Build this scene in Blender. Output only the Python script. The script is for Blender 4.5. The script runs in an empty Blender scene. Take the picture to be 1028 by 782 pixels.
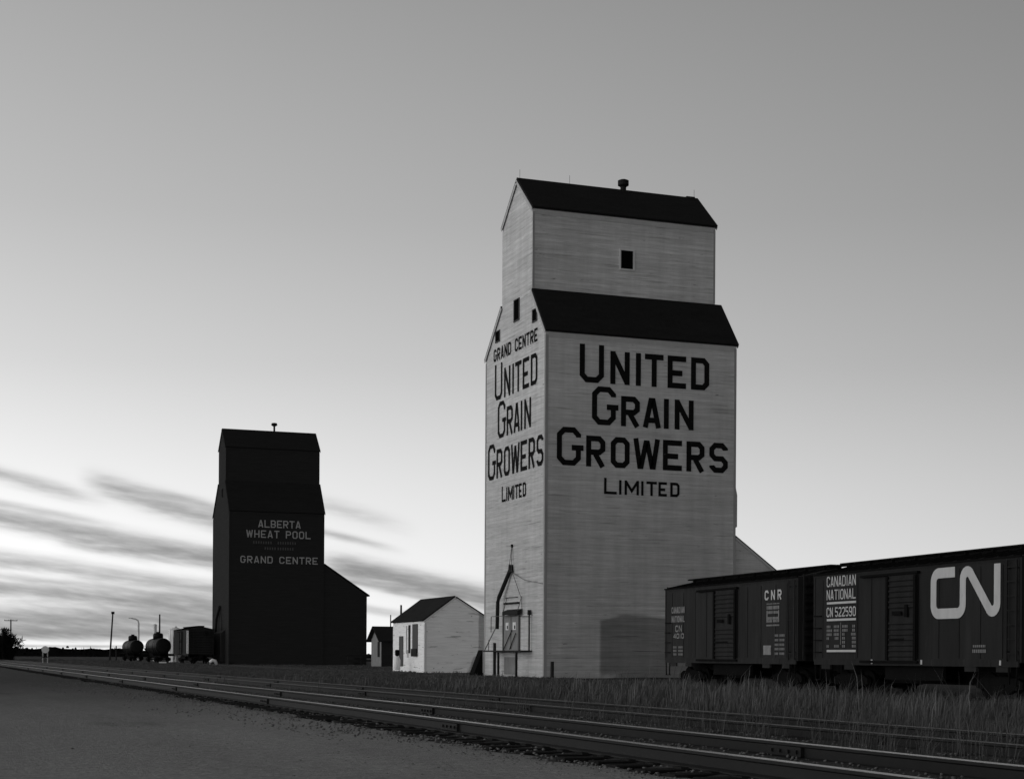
import bpy, bmesh, math, random
import numpy as np
from mathutils import Vector, Matrix

random.seed(7); rng = np.random.default_rng(11)
SC = bpy.context.scene
COL = SC.collection
R = math.radians

# ------------------------------------------------------------------ camera
TH, ROLL, FPX, HC = R(20.2), R(0.35), 1630.0, 1.02
cam_d = bpy.data.cameras.new('camera'); cam = bpy.data.objects.new('camera', cam_d); COL.objects.link(cam)
fw = Vector((math.sin(TH), math.cos(TH), 0)); rt = Vector((math.cos(TH), -math.sin(TH), 0)); up = Vector((0, 0, 1))
r2 = rt*math.cos(ROLL) + up*math.sin(ROLL); u2 = up*math.cos(ROLL) - rt*math.sin(ROLL)
m = Matrix((r2, u2, -fw)).transposed().to_4x4(); m.translation = (0, 0, HC)
cam.matrix_world = m
cam_d.sensor_width = 36; cam_d.sensor_fit = 'HORIZONTAL'; cam_d.lens = FPX/1028*36
cam_d.shift_y = (659-391)/1028.0
cam_d.clip_start = 0.1; cam_d.clip_end = 6000
SC.camera = cam

# ------------------------------------------------------------------ sky, sun, exposure
W = bpy.data.worlds.new('World'); SC.world = W; W.use_nodes = True
nt = W.node_tree; nt.nodes.clear(); LK = nt.links
def nd(t, **k):
    n = nt.nodes.new(t)
    for a, b in k.items(): setattr(n, a, b)
    return n
def mth(op, a, b=None, c=None, clamp=False):
    n = nd('ShaderNodeMath', operation=op); n.use_clamp = clamp
    for i, v in enumerate((a, b, c)):
        if v is None: continue
        if isinstance(v, (int, float)): n.inputs[i].default_value = v
        else: LK.new(v, n.inputs[i])
    return n.outputs[0]
def sstep(v, a, b):
    n = nd('ShaderNodeMapRange', interpolation_type='SMOOTHSTEP')
    LK.new(v, n.inputs[0]); n.inputs[1].default_value = a; n.inputs[2].default_value = b
    n.inputs[3].default_value = 0; n.inputs[4].default_value = 1
    return n.outputs[0]
tc = nd('ShaderNodeTexCoord'); sep = nd('ShaderNodeSeparateXYZ'); LK.new(tc.outputs['Generated'], sep.inputs[0])
elev = mth('MULTIPLY', mth('ARCSINE', sep.outputs[2]), 57.29578)
azim = mth('MULTIPLY', mth('ARCTAN2', sep.outputs[0], sep.outputs[1]), 57.29578)      # 0 along the track, clockwise
sky = nd('ShaderNodeTexSky', sky_type='NISHITA'); sky.sun_disc = False
sky.sun_elevation = R(1.5); sky.sun_rotation = R(-78); sky.dust_density = 1.5; sky.air_density = 1.0
bw = nd('ShaderNodeRGBToBW'); LK.new(sky.outputs[0], bw.inputs[0])
# afterglow by height above the horizon
ramp = nd('ShaderNodeValToRGB'); LK.new(mth('DIVIDE', elev, 90.0), ramp.inputs[0])
stops = [(0, .90), (3/90, .88), (6/90, .75), (10/90, .555), (15/90, .42), (22/90, .315), (40/90, .23), (1, .15)]
cr = ramp.color_ramp
while len(cr.elements) < len(stops): cr.elements.new(.5)
for e, (p, v) in zip(cr.elements, stops): e.position = p; e.color = (v, v, v, 1)
# brighter towards the place where the sun went down, dim behind
GLOW_AZ = -16.0
caz = mth('COSINE', mth('MULTIPLY', mth('SUBTRACT', azim, GLOW_AZ), math.pi/180))
lob = mth('POWER', mth('MULTIPLY_ADD', caz, .5, .5), 2.3)
lob = mth('MULTIPLY_ADD', lob, 1.06, .115)
low = mth('MULTIPLY', ramp.outputs[0], lob)
base = mth('MULTIPLY_ADD', bw.outputs[0], .012, low)
# the strong afterglow itself lies out to the left of the picture
da = mth('DIVIDE', mth('SUBTRACT', azim, -78.0), 42.0)
glow = mth('MULTIPLY', mth('EXPONENT', mth('MULTIPLY', mth('MULTIPLY', da, da), -1.0)), mth('EXPONENT', mth('DIVIDE', mth('MAXIMUM', elev, 0.0), -17.0)))
base = mth('MULTIPLY_ADD', glow, 3.9, base)
# long thin cloud banks near the horizon
nv = nd('ShaderNodeCombineXYZ'); LK.new(mth('MULTIPLY', azim, .30), nv.inputs[0])
LK.new(mth('MULTIPLY', mth('MULTIPLY_ADD', azim, .125, elev), 2.0), nv.inputs[1])
noi = nd('ShaderNodeTexNoise'); noi.inputs['Scale'].default_value = 1.0; noi.inputs['Detail'].default_value = 6; noi.inputs['Roughness'].default_value = .6
LK.new(nv.outputs[0], noi.inputs['Vector'])
nv2 = nd('ShaderNodeCombineXYZ'); LK.new(mth('MULTIPLY', azim, .95), nv2.inputs[0])
LK.new(mth('MULTIPLY', mth('MULTIPLY_ADD', azim, .115, elev), 6.0), nv2.inputs[1])
noi2 = nd('ShaderNodeTexNoise'); noi2.inputs['Scale'].default_value = 1.0; noi2.inputs['Detail'].default_value = 5
LK.new(nv2.outputs[0], noi2.inputs['Vector'])
nmod = mth('MULTIPLY_ADD', noi.outputs[0], 2.0, -.35)
nfin = mth('MULTIPLY_ADD', noi2.outputs[0], 1.3, .3)
wob = mth('MULTIPLY_ADD', noi.outputs[0], .9, -.45)
BANDS = [  # az0, e0, az1, e1, half thickness, az start, az end, depth
    (2.7, 6.0, 5.4, 5.35, .22, -60, 6.6, .46), (6.1, 5.75, 9.7, 4.70, .34, 5.0, 12.5, .62), (7.5, 5.65, 9.7, 5.15, .14, 6.8, 12.5, .30),
    (2.7, 4.55, 9.7, 3.42, .30, -60, 12.5, .80), (5.0, 3.75, 9.7, 3.15, .22, 4.0, 12.5, .40), (2.7, 5.05, 5.0, 4.65, .12, -60, 7.0, .3),
    (2.7, 3.15, 9.7, 2.25, .30, -60, 12.8, .58), (2.7, 2.62, 9.7, 1.9, .10, -60, 11.0, .30),
    (2.7, 2.20, 9.7, 1.68, .27, -60, 11.5, .86), (2.7, 1.15, 9.7, 1.18, .45, -60, 14.5, 1.0), (2.7, .66, 9.7, .72, .20, -60, 12.5, .9), (2.7, .25, 9.7, .28, .05, -60, 12.5, .5),
    (13.6, 4.30, 16.2, 3.70, .13, 12.4, 16.8, .50), (14.3, 3.10, 19.2, 2.05, .36, 13.0, 21.5, 1.1), (14.0, 2.7, 17.5, 2.0, .12, 12.8, 19.0, .35),
    (13.8, 5.2, 16.2, 4.6, .28, 12.2, 17.2, .22), (12.0, 2.1, 16.0, 1.5, .14, 11, 18.0, .35)]
dark = None
for (a0, e0, a1, e1, th, s0, s1, dp) in BANDS:
    sl = (e1-e0)/(a1-a0)
    line = mth('MULTIPLY_ADD', azim, sl, e0-sl*a0)
    d = mth('DIVIDE', mth('ADD', mth('SUBTRACT', elev, line), mth('MULTIPLY', wob, th*(1.3 if th < .4 else .5))), th)
    g = mth('EXPONENT', mth('MULTIPLY', mth('MULTIPLY', d, d), -1.0))
    w = g
    if s0 > -50: w = mth('MULTIPLY', w, sstep(azim, s0, s0+1.8))
    else: w = mth('MULTIPLY', w, sstep(azim, -70, -20))
    w = mth('MULTIPLY', w, mth('SUBTRACT', 1.0, sstep(azim, s1-2.6, s1)))
    w = mth('MULTIPLY', w, dp)
    dark = w if dark is None else mth('ADD', dark, w)
dark = mth('MULTIPLY', dark, mth('MULTIPLY', nfin, mth('MULTIPLY_ADD', nmod, .5, .6)))
dark = mth('MULTIPLY', mth('SUBTRACT', 1.0, mth('EXPONENT', mth('MULTIPLY', dark, -1.8))), .80)
fin = mth('MULTIPLY', base, mth('SUBTRACT', 1.0, dark))
# below the horizon: dark earth
fin = mth('MULTIPLY', fin, mth('MULTIPLY_ADD', sstep(elev, -1.5, -.2), .92, .08))
bg = nd('ShaderNodeBackground'); LK.new(fin, bg.inputs[0]); bg.inputs[1].default_value = 1.0
wo = nd('ShaderNodeOutputWorld'); LK.new(bg.outputs[0], wo.inputs[0])

sd = bpy.data.lights.new('sun', 'SUN'); sun = bpy.data.objects.new('sun', sd); COL.objects.link(sun)
sd.energy = 0.30; sd.angle = R(.45)
SD = Vector((math.sin(R(17.8)), math.cos(R(17.8)), -math.tan(R(1.45)))).normalized()   # low light from behind the camera
sun.rotation_euler = SD.to_track_quat('-Z', 'Y').to_euler()
sun.location = (-20, -60, 12)

SC.view_settings.view_transform = 'Standard'; SC.view_settings.look = 'None'
SC.view_settings.exposure = 0.0; SC.view_settings.gamma = 1.0; SC.view_settings.use_curve_mapping = False
SC.cycles.max_bounces = 5; SC.cycles.diffuse_bounces = 3; SC.cycles.glossy_bounces = 2

# ------------------------------------------------------------------ materials
def mat(name, v=.3, rough=.85, spec=.25, metal=0.0, streak=None, spots=None, bump=None, boards=None, grad=None, plank=None):
    """v base grey; streak=(scale xyz, amount); spots=(scale, threshold, value, soft); bump=(scale, strength, distance)"""
    M = bpy.data.materials.new(name); M.use_nodes = True; t = M.node_tree; N = t.nodes; L = t.links
    b = N['Principled BSDF']; far = None; b.inputs['Roughness'].default_value = rough; b.inputs['Metallic'].default_value = metal
    b.inputs['Specular IOR Level'].default_value = spec
    def n(ty, **k):
        x = N.new(ty)
        for a, c in k.items(): setattr(x, a, c)
        return x
    def mm(op, a, c=None, d=None):
        x = n('ShaderNodeMath', operation=op)
        for i, q in enumerate((a, c, d)):
            if q is None: continue
            if isinstance(q, (int, float)): x.inputs[i].default_value = q
            else: L.new(q, x.inputs[i])
        return x.outputs[0]
    co = n('ShaderNodeTexCoord').outputs['Object']
    def noise(sc, det=5, rg=.6):
        x = n('ShaderNodeTexNoise'); x.inputs['Scale'].default_value = 1; x.inputs['Detail'].default_value = det; x.inputs['Roughness'].default_value = rg
        mp = n('ShaderNodeMapping'); mp.inputs['Scale'].default_value = sc if isinstance(sc, tuple) else (sc,)*3
        L.new(co, mp.inputs[0]); L.new(mp.outputs[0], x.inputs['Vector']); return x.outputs[0]
    val = None
    def mul(val, f): return f if val is None else mm('MULTIPLY', val, f)
    if streak:
        for sc, am in streak:
            f = mm('MULTIPLY_ADD', noise(sc), 2*am, 1-am); val = mul(val, f)
    if spots:
        for sc, thr, value, soft in spots:
            mr = n('ShaderNodeMapRange', interpolation_type='SMOOTHSTEP'); L.new(noise(sc), mr.inputs[0])
            mr.inputs[1].default_value = thr; mr.inputs[2].default_value = thr+soft; mr.inputs[3].default_value = 1; mr.inputs[4].default_value = value
            val = mul(val, mr.outputs[0])
    if plank:   # (axis, width, amount): each board its own tone, thin dark joints
        ax, wd, am = plank
        s = n('ShaderNodeSeparateXYZ'); L.new(co, s.inputs[0]); q = mm('DIVIDE', s.outputs[ax], wd)
        wn = n('ShaderNodeTexWhiteNoise', noise_dimensions='1D'); L.new(mm('FLOOR', q), wn.inputs['W'])
        val = mul(val, mm('MULTIPLY_ADD', wn.outputs[0], 2*am, 1-am))
        fr = mm('FRACT', q); val = mul(val, mm('SUBTRACT', 1.0, mm('MULTIPLY', mm('LESS_THAN', fr, .1), .14)))
    if grad:    # (axis, from, to, end value): light fall-off put into the colour along an axis, ragged by noise
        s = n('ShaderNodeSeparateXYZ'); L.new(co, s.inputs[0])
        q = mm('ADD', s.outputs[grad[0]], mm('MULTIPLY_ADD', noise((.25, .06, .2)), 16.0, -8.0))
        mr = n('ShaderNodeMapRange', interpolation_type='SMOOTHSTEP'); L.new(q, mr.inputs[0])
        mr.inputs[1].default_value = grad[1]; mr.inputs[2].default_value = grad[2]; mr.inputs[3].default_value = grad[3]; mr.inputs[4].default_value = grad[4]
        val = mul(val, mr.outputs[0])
    if val is None: b.inputs['Base Color'].default_value = (v, v, v, 1)
    else:
        x = mm('MULTIPLY', val, v); L.new(x, b.inputs['Base Color'])
    hgt = None
    if boards:
        s = n('ShaderNodeSeparateXYZ'); L.new(co, s.inputs[0])
        fr = mm('FRACT', mm('DIVIDE', s.outputs[2], boards)); hgt = mm('MULTIPLY', mm('SUBTRACT', 1.0, fr), .018)
        bp = n('ShaderNodeBump'); bp.inputs['Strength'].default_value = .7; bp.inputs['Distance'].default_value = 1.0
        L.new(hgt, bp.inputs['Height']); L.new(bp.outputs[0], b.inputs['Normal'])
    elif bump:
        sc, st, di = bump
        bp = n('ShaderNodeBump'); bp.inputs['Strength'].default_value = st; bp.inputs['Distance'].default_value = di
        L.new(noise(sc, 6, .7), bp.inputs['Height']); L.new(bp.outputs[0], b.inputs['Normal'])
    return M
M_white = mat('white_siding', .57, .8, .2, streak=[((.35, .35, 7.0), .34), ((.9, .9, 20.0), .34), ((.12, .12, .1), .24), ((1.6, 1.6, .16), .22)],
              spots=[((.28, .28, 5.5), .58, .70, .10), ((.22, .22, 9.0), .64, .55, .05), ((1.1, 1.1, 7.0), .67, .45, .04)], boards=.115, plank=(2, .23, .07), grad=(2, 1, 19, .80, 1.0))  # lower wall darkened in its colour, standing in for dimmer light low down
M_hut = mat('hut_siding', .88, .85, .2, streak=[((.5, .5, 8.0), .26), ((1.1, 1.1, 24.0), .22)],
            spots=[((.6, .6, 5.0), .60, .55, .06), ((2.2, 2.2, 3.0), .66, .35, .05)], boards=.13)
M_trim = mat('white_trim', .68, .7, .3, streak=[((2, 2, .8), .15)])
M_greytrim = mat('grey_trim', .46, .7, .3, streak=[((2, 2, .8), .2)])
M_corner = mat('corner_board_paint', .34, .8, .1, streak=[((2, 2, .8), .25)])
M_roof = mat('roof_shingle', .02, .95, .03, streak=[((.6, .6, 3.0), .3), ((5, 5, 5), .3)], bump=(12, .5, .02))
M_paint = mat('black_paint', .010, .9, .04, streak=[((.5, .5, 8), .35)], spots=[((.55, .55, 13), .60, 3.2, .08), ((1.6, 1.6, 9), .66, 6.0, .05)])
M_dark = mat('dark_siding', .029, .9, .03, streak=[((.35, .35, 7.0), .3), ((.8, .8, 20.0), .22)], boards=.115)
M_darkroof = mat('dark_roof', .022, .9, .03, streak=[((.6, .6, 3.0), .3)])
M_letter = mat('weathered_white_letters', .40, .8, .2, streak=[((1.2, 1.2, 9), .35)], spots=[((2.5, 2.5, 6), .62, .35, .08)])
M_ghost = mat('faded_letters', .085, .8, .2, streak=[((1.2, 1.2, 9), .4)])
M_glass = mat('window_glass', .005, .9, .0)
M_wood = mat('old_wood', .09, .9, .1, streak=[((6, 6, 1), .3)])
M_darkwood = mat('dark_timber', .022, .9, .1, streak=[((6, 6, 1), .3)])
M_doorwood = mat('grey_door_boards', .22, .9, .1, streak=[((6, 6, 1), .3), ((2, 2, 2), .2)])
M_steel = mat('dark_steel', .018, .8, .1, streak=[((4, 4, 4), .3)])
M_car = mat('boxcar_steel', .0235, .8, .08, streak=[((2.6, 2.6, .25), .5), ((.9, .9, .06), .45), ((7, 7, 1.0), .25)], spots=[((5, 5, .5), .64, .62, .06), ((8, 8, .4), .64, 1.9, .05)])
M_car2 = mat('boxcar_steel_newer', .0195, .8, .08, streak=[((2.4, 2.4, .25), .45), ((.9, .9, .06), .38), ((7, 7, 1.0), .25)], spots=[((5, 5, .5), .66, .65, .06), ((8, 8, .4), .65, 1.9, .05)])
M_under = mat('underframe_steel', .008, .95, .02, streak=[((3, 3, 3), .3)])
M_carwhite = mat('boxcar_lettering', .46, .8, .2, streak=[((3, 3, 1.2), .28)], spots=[((9, 9, 2.5), .66, .5, .05)])
M_carfade = mat('boxcar_lettering_faded', .21, .8, .2, streak=[((4, 4, 2), .4)], spots=[((9, 9, 4), .58, .35, .08)])
M_cardim = mat('boxcar_small_lettering', .17, .8, .2, streak=[((4, 4, 2), .4)])
M_pale = mat('pale_sheet_steel', .82, .45, .4, streak=[((3, 3, .4), .25)])
M_tank = mat('tank_steel', .0075, .55, .10, streak=[((1, 1, 1), .3)])
M_rail = mat('rail_steel', .0135, .6, .10, streak=[((.6, .6, 3), .35), ((9, 9, 9), .25)])
M_railtop = mat('rail_running_surface', .30, .33, .5, metal=.85, streak=[((3, .4, 3), .25)])
M_rusttop = mat('dull_running_surface', .10, .6, .3, metal=.3, streak=[((3, .4, 3), .4)])
M_tie = mat('creosoted_wood', .020, .95, .03, streak=[((2, 9, 9), .4), ((3, 3, 3), .35)], bump=((4, 30, 30), .7, .02))
M_grass = mat('dry_grass', .098, .95, .05, streak=[((.5, .5, .5), .5), ((2.2, 2.2, .3), .22)])
M_stem = mat('dry_weed_stems', .14, .95, .05, streak=[((.5, .5, .5), .45), ((3, 3, .2), .5)])
M_bush = mat('bare_brush', .014, .95, .05, streak=[((1, 1, 1), .4)])
M_woods = mat('far_woods', .012, 1.0, .0, streak=[((.05, .05, .3), .4)])
M_pole = mat('weathered_pole', .03, .9, .1, streak=[((8, 8, .6), .3)])
M_signw = mat('white_sign_paint', .8, .7, .2, streak=[((3, 3, 3), .12)])
M_stone = mat('crushed_stone', .14, .95, .1, streak=[((9, 9, 9), .4), ((.9, .9, .9), .4)])
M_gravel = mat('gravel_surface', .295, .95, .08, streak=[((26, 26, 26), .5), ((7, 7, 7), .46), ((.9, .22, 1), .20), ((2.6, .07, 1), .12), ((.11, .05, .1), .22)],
               spots=[((34, 34, 34), .62, 1.75, .05), ((.5, .13, 1), .58, .72, .12)], bump=((16, 16, 16), 1.0, .05), grad=(1, 8, 62, 1.0, .22))  # far road painted darker, for shade among the stones at grazing view
M_soil = mat('grassy_soil', .05, .98, .05, streak=[((2, 2, 2), .4), ((.3, .1, .3), .3), ((14, 14, 14), .4)], bump=((5, 5, 5), 1.0, .12))
M_ballast = mat('ballast_stone', .055, .95, .1, streak=[((18, 18, 18), .5), ((1.5, .5, 1), .35)], spots=[((22, 22, 22), .63, 2.2, .05)], bump=((14, 14, 14), 1.0, .06))

# ------------------------------------------------------------------ mesh helpers
class MB:
    def __init__(s): s.v = []; s.f = []
    def add(s, vs, fs):
        o = len(s.v); s.v += [tuple(p) for p in vs]; s.f += [tuple(i+o for i in f) for f in fs]; return s
    def box(s, x0, x1, y0, y1, z0, z1):
        x0, x1 = min(x0, x1), max(x0, x1); y0, y1 = min(y0, y1), max(y0, y1); z0, z1 = min(z0, z1), max(z0, z1)
        v = [(x0,y0,z0),(x1,y0,z0),(x1,y1,z0),(x0,y1,z0),(x0,y0,z1),(x1,y0,z1),(x1,y1,z1),(x0,y1,z1)]
        return s.add(v, [(3,2,1,0),(4,5,6,7),(0,1,5,4),(1,2,6,5),(2,3,7,6),(3,0,4,7)])
    def prism(s, prof, a0, a1, axis):
        """extrude a closed 2-D profile along an axis: 'x' profile=(y,z); 'y' profile=(x,z); 'z' profile=(x,y)"""
        def P(p, a): return {'x': (a, p[0], p[1]), 'y': (p[0], a, p[1]), 'z': (p[0], p[1], a)}[axis]
        n = len(prof); v = [P(p, a0) for p in prof] + [P(p, a1) for p in prof]
        f = [tuple(range(n)), tuple(range(2*n-1, n-1, -1))] + [(i, i+n, (i+1) % n+n, (i+1) % n) for i in range(n)]
        return s.add(v, f)
    def tube(s, pts, r, n=8, cap=True):
        pts = [Vector(p) for p in pts]; rs = r if isinstance(r, (list, tuple)) else [r]*len(pts)
        vs = []; fs = []
        for i, p in enumerate(pts):
            t = (pts[min(i+1, len(pts)-1)] - pts[max(i-1, 0)]).normalized()
            a = Vector((0, 0, 1)) if abs(t.z) < .9 else Vector((1, 0, 0))
            e1 = t.cross(a).normalized(); e2 = t.cross(e1)
            for k in range(n):
                an = 2*math.pi*k/n; vs.append(p + (e1*math.cos(an)+e2*math.sin(an))*rs[i])
        for i in range(len(pts)-1):
            for k in range(n): fs.append((i*n+k, i*n+(k+1) % n, (i+1)*n+(k+1) % n, (i+1)*n+k))
        if cap: fs += [tuple(range(n-1, -1, -1)), tuple((len(pts)-1)*n+k for k in range(n))]
        return s.add(vs, fs)
    def bar(s, p0, p1, w, h=None):
        """square bar"""
        h = h or w; p0 = Vector(p0); p1 = Vector(p1); t = (p1-p0).normalized()
        a = Vector((0, 0, 1)) if abs(t.z) < .9 else Vector((1, 0, 0)); e1 = t.cross(a).normalized()*w/2; e2 = t.cross(e1).normalized()*h/2
        v = [p0-e1-e2, p0+e1-e2, p0+e1+e2, p0-e1+e2, p1-e1-e2, p1+e1-e2, p1+e1+e2, p1-e1+e2]
        return s.add(v, [(3,2,1,0),(4,5,6,7),(0,1,5,4),(1,2,6,5),(2,3,7,6),(3,0,4,7)])
    def build(s, name, material, parent=None, smooth=False, loc=None):
        me = bpy.data.meshes.new(name); me.from_pydata(s.v, [], s.f)
        bm = bmesh.new(); bm.from_mesh(me); bmesh.ops.recalc_face_normals(bm, faces=bm.faces); bm.to_mesh(me); bm.free()
        me.materials.append(material)
        if smooth:
            for p in me.polygons: p.use_smooth = True
        o = bpy.data.objects.new(name, me); COL.objects.link(o)
        if parent is not None: o.parent = parent
        if loc: o.location = loc
        return o
def build_each(mb, name, material, parent):
    par = list(range(len(mb.v)))
    def find(a):
        while par[a] != a: par[a] = par[par[a]]; a = par[a]
        return a
    for f in mb.f:
        for q in f[1:]: par[find(q)] = find(f[0])
    grp = {}
    for f in mb.f: grp.setdefault(find(f[0]), []).append(f)
    out = []
    for fs in grp.values():
        ids = sorted({q for f in fs for q in f}); mp = {q: k for k, q in enumerate(ids)}
        out.append(MB().add([mb.v[q] for q in ids], [tuple(mp[q] for q in f) for f in fs]).build(name, material, parent))
    return out
def tag(o, label=None, cat=None, group=None, kind=None):
    if label: o['label'] = label
    if cat: o['category'] = cat
    if group: o['group'] = group
    if kind: o['kind'] = kind
    return o
def empty(name, loc, rz=0.0, label=None, cat=None, group=None):
    o = bpy.data.objects.new(name, None); COL.objects.link(o); o.location = loc; o.rotation_euler = (0, 0, rz)
    o.empty_display_size = .3
    return tag(o, label, cat, group)
def kids(o): return [c for c in bpy.data.objects if c.parent == o]
def copy_tree(o, parent=None):
    c = o.copy(); COL.objects.link(c); c.parent = parent
    for ch in kids(o): copy_tree(ch, c)
    return c
def big_mesh(name, verts, quads, tris, material):
    me = bpy.data.meshes.new(name)
    nq, ntr = len(quads), len(tris)
    me.vertices.add(len(verts)); me.vertices.foreach_set('co', np.asarray(verts, np.float32).ravel())
    me.loops.add(nq*4+ntr*3); me.loops.foreach_set('vertex_index', np.concatenate([np.asarray(quads, np.int32).ravel(), np.asarray(tris, np.int32).ravel()]).astype(np.int32))
    me.polygons.add(nq+ntr)
    ls = np.concatenate([np.arange(nq)*4, nq*4+np.arange(ntr)*3]).astype(np.int32)
    me.polygons.foreach_set('loop_start', ls)
    me.update(calc_edges=True); me.validate()
    me.materials.append(material)
    o = bpy.data.objects.new(name, me); COL.objects.link(o); return o

# ------------------------------------------------------------------ block lettering
def glyph(ch, w, h, t):
    a = t/2; L, Rr, B, T = a, w-a, a, h-a; c = min(w, h*.75)*.18; mid = h*.47
    O = lambda p: (p, False); Cc = lambda p: (p, True)
    if ch == 'U': return [O([(L,h),(L,B+c),(L+c,B),(Rr-c,B),(Rr,B+c),(Rr,h)])]
    if ch == 'N': return [O([(L,0),(L,h)]), O([(Rr,0),(Rr,h)]), O([(L,h-t*.3),(Rr,t*.3)])]
    if ch == 'I': return [O([(w/2,0),(w/2,h)])]
    if ch == 'T': return [O([(0,T),(w,T)]), O([(w/2,0),(w/2,h-t)])]
    if ch == 'E': return [O([(L,0),(L,h)]), O([(t,T),(w,T)]), O([(t,mid),(w*.8,mid)]), O([(t,B),(w,B)])]
    if ch == 'F': return [O([(L,0),(L,h)]), O([(t,T),(w,T)]), O([(t,mid),(w*.8,mid)])]
    if ch == 'L': return [O([(L,h),(L,B),(w,B)])]
    if ch == 'H': return [O([(L,0),(L,h)]), O([(Rr,0),(Rr,h)]), O([(t,mid),(w-t,mid)])]
    if ch == 'D': return [Cc([(L,B),(Rr-c,B),(Rr,B+c),(Rr,T-c),(Rr-c,T),(L,T)])]
    if ch in 'O0': return [Cc([(L+c,B),(Rr-c,B),(Rr,B+c),(Rr,T-c),(Rr-c,T),(L+c,T),(L,T-c),(L,B+c)])]
    if ch == 'C': return [O([(Rr,h*.70),(Rr,T-c),(Rr-c,T),(L+c,T),(L,T-c),(L,B+c),(L+c,B),(Rr-c,B),(Rr,B+c),(Rr,h*.30)])]
    if ch == 'G': return [O([(Rr-t*.3,h*.74),(Rr-t*.3,T-c),(Rr-t*.3-c,T),(L+c,T),(L,T-c),(L,B+c),(L+c,B),(Rr-c-t*.3,B),(Rr-t*.3,B+c),(Rr-t*.3,h*.44)]), O([(w*.58,h*.47),(w*1.04,h*.47)])]
    if ch == 'R': return [O([(L,0),(L,h)]), O([(t,T),(Rr-c,T),(Rr,T-c),(Rr,mid+c*.8),(Rr-c,mid),(t,mid)]), O([(w*.48,mid-t*.3),(Rr,0)])]
    if ch == 'P': return [O([(L,0),(L,h)]), O([(t,T),(Rr-c,T),(Rr,T-c),(Rr,mid+c*.8),(Rr-c,mid),(t,mid)])]
    if ch == 'B': return [O([(L,0),(L,h)]), O([(t,T),(Rr-c,T),(Rr-a*.4,T-c),(Rr-a*.4,mid+c),(Rr-c,mid),(t,mid)]), O([(Rr-c,mid),(Rr,mid-c),(Rr,B+c),(Rr-c,B),(t,B)])]
    if ch == 'A': return [O([(a,0),(w/2-a*.45,T),(w/2+a*.45,T),(w-a,0)]), O([(w*.27,h*.25),(w*.73,h*.25)])]
    if ch == 'W': return [O([(a,h),(w*.27-a*.3,B),(w*.27+a*.3,B),(w/2-a*.3,h*.86),(w/2+a*.3,h*.86),(w*.73-a*.3,B),(w*.73+a*.3,B),(w-a,h)])]
    if ch == 'M': return [O([(L,0),(L,h)]), O([(Rr,0),(Rr,h)]), O([(L,h-t*.3),(w/2,h*.28),(Rr,h-t*.3)])]
    if ch == 'S': return [O([(Rr,T-c*1.15),(Rr,T-c),(Rr-c,T),(L+c,T),(L,T-c),(L,mid+c),(L+c,mid),(Rr-c,mid),(Rr,mid-c),(Rr,B+c),(Rr-c,B),(L+c,B),(L,B+c),(L,B+c*1.15)])]
    if ch == '5': return [O([(Rr,T),(L,T),(L,mid+a),(Rr-c,mid+a),(Rr,mid+a-c),(Rr,B+c),(Rr-c,B),(L+c,B),(L,B+c)])]
    if ch == '2': return [O([(L,T-c*1.2),(L,T-c),(L+c,T),(Rr-c,T),(Rr,T-c),(Rr,mid+c*.6),(L,B+c*.6),(L,B),(w,B)])]
    if ch == '9': return [O([(L,B+c*1.1),(L+c,B),(Rr-c,B),(Rr,B+c),(Rr,T-c),(Rr-c,T),(L+c,T),(L,T-c),(L,mid+c),(L+c,mid),(Rr-a,mid)])]
    if ch == '4': return [O([(w*.72,0),(w*.72,h)]), O([(w*.72,T),(L,h*.32),(w,h*.32)])]
    if ch == '1': return [O([(w/2,0),(w/2,h)])]
    return []
def ribbon(poly, t, closed=False):
    """2-D polyline -> strip of quads with mitred joints"""
    P = [Vector(p) for p in poly]; n = len(P); l = []; r_ = []
    for i in range(n):
        a = P[i-1] if (i > 0 or closed) else None; b = P[(i+1) % n] if (i < n-1 or closed) else None
        d1 = (P[i]-a).normalized() if a is not None else None; d2 = (b-P[i]).normalized() if b is not None else None
        if d1 is None: d1 = d2
        if d2 is None: d2 = d1
        n1 = Vector((-d1.y, d1.x)); n2 = Vector((-d2.y, d2.x)); mm_ = (n1+n2)
        if mm_.length < 1e-4: mm_ = n1
        mm_.normalize(); k = min(1/max(mm_.dot(n1), .4), 2.0)
        l.append(P[i]+mm_*k*t/2); r_.append(P[i]-mm_*k*t/2)
    segs = range(n) if closed else range(n-1)
    return [[l[i], r_[i], r_[(i+1) % n], l[(i+1) % n]] for i in segs]
def write(mb, chars, spans, t, z0, z1, plane, off=.006, big=None):
    """chars with their (s0, s1) spans; z0 base line, z1 cap height; plane(s, z, outward) -> 3-D point; big=(indices, z0, z1) for initials"""
    k = 0
    for i, (ch, (s0, s1)) in enumerate(zip(chars, spans)):
        b0, b1 = (big[1], big[2]) if big and i in big[0] else (z0, z1)
        w, h = abs(s1-s0), b1-b0
        for poly, closed in glyph(ch, w, h, t if ch != 'I' else min(t, max(w, t*.8))):
            k += 1
            for q in ribbon(poly, t, closed):
                mb.add([plane(s0+p.x, b0+p.y, off+.0008*(k % 5)) for p in q], [(0, 1, 2, 3)])
def spread(text, s0, s1, gap=.22, narrow=.42, wide=1.25, space=.8):
    ws = [space if c == ' ' else narrow if c in 'I1' else wide if c in 'MW' else 1.0 for c in text]
    tot = sum(ws) + gap*(len(text)-1); u = (s1-s0)/tot; x = s0; out = []; ch = []
    for c, w in zip(text, ws):
        if c != ' ': ch.append(c); out.append((x, x+w*u))
        x += (w+gap)*u
    return ch, out

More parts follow.
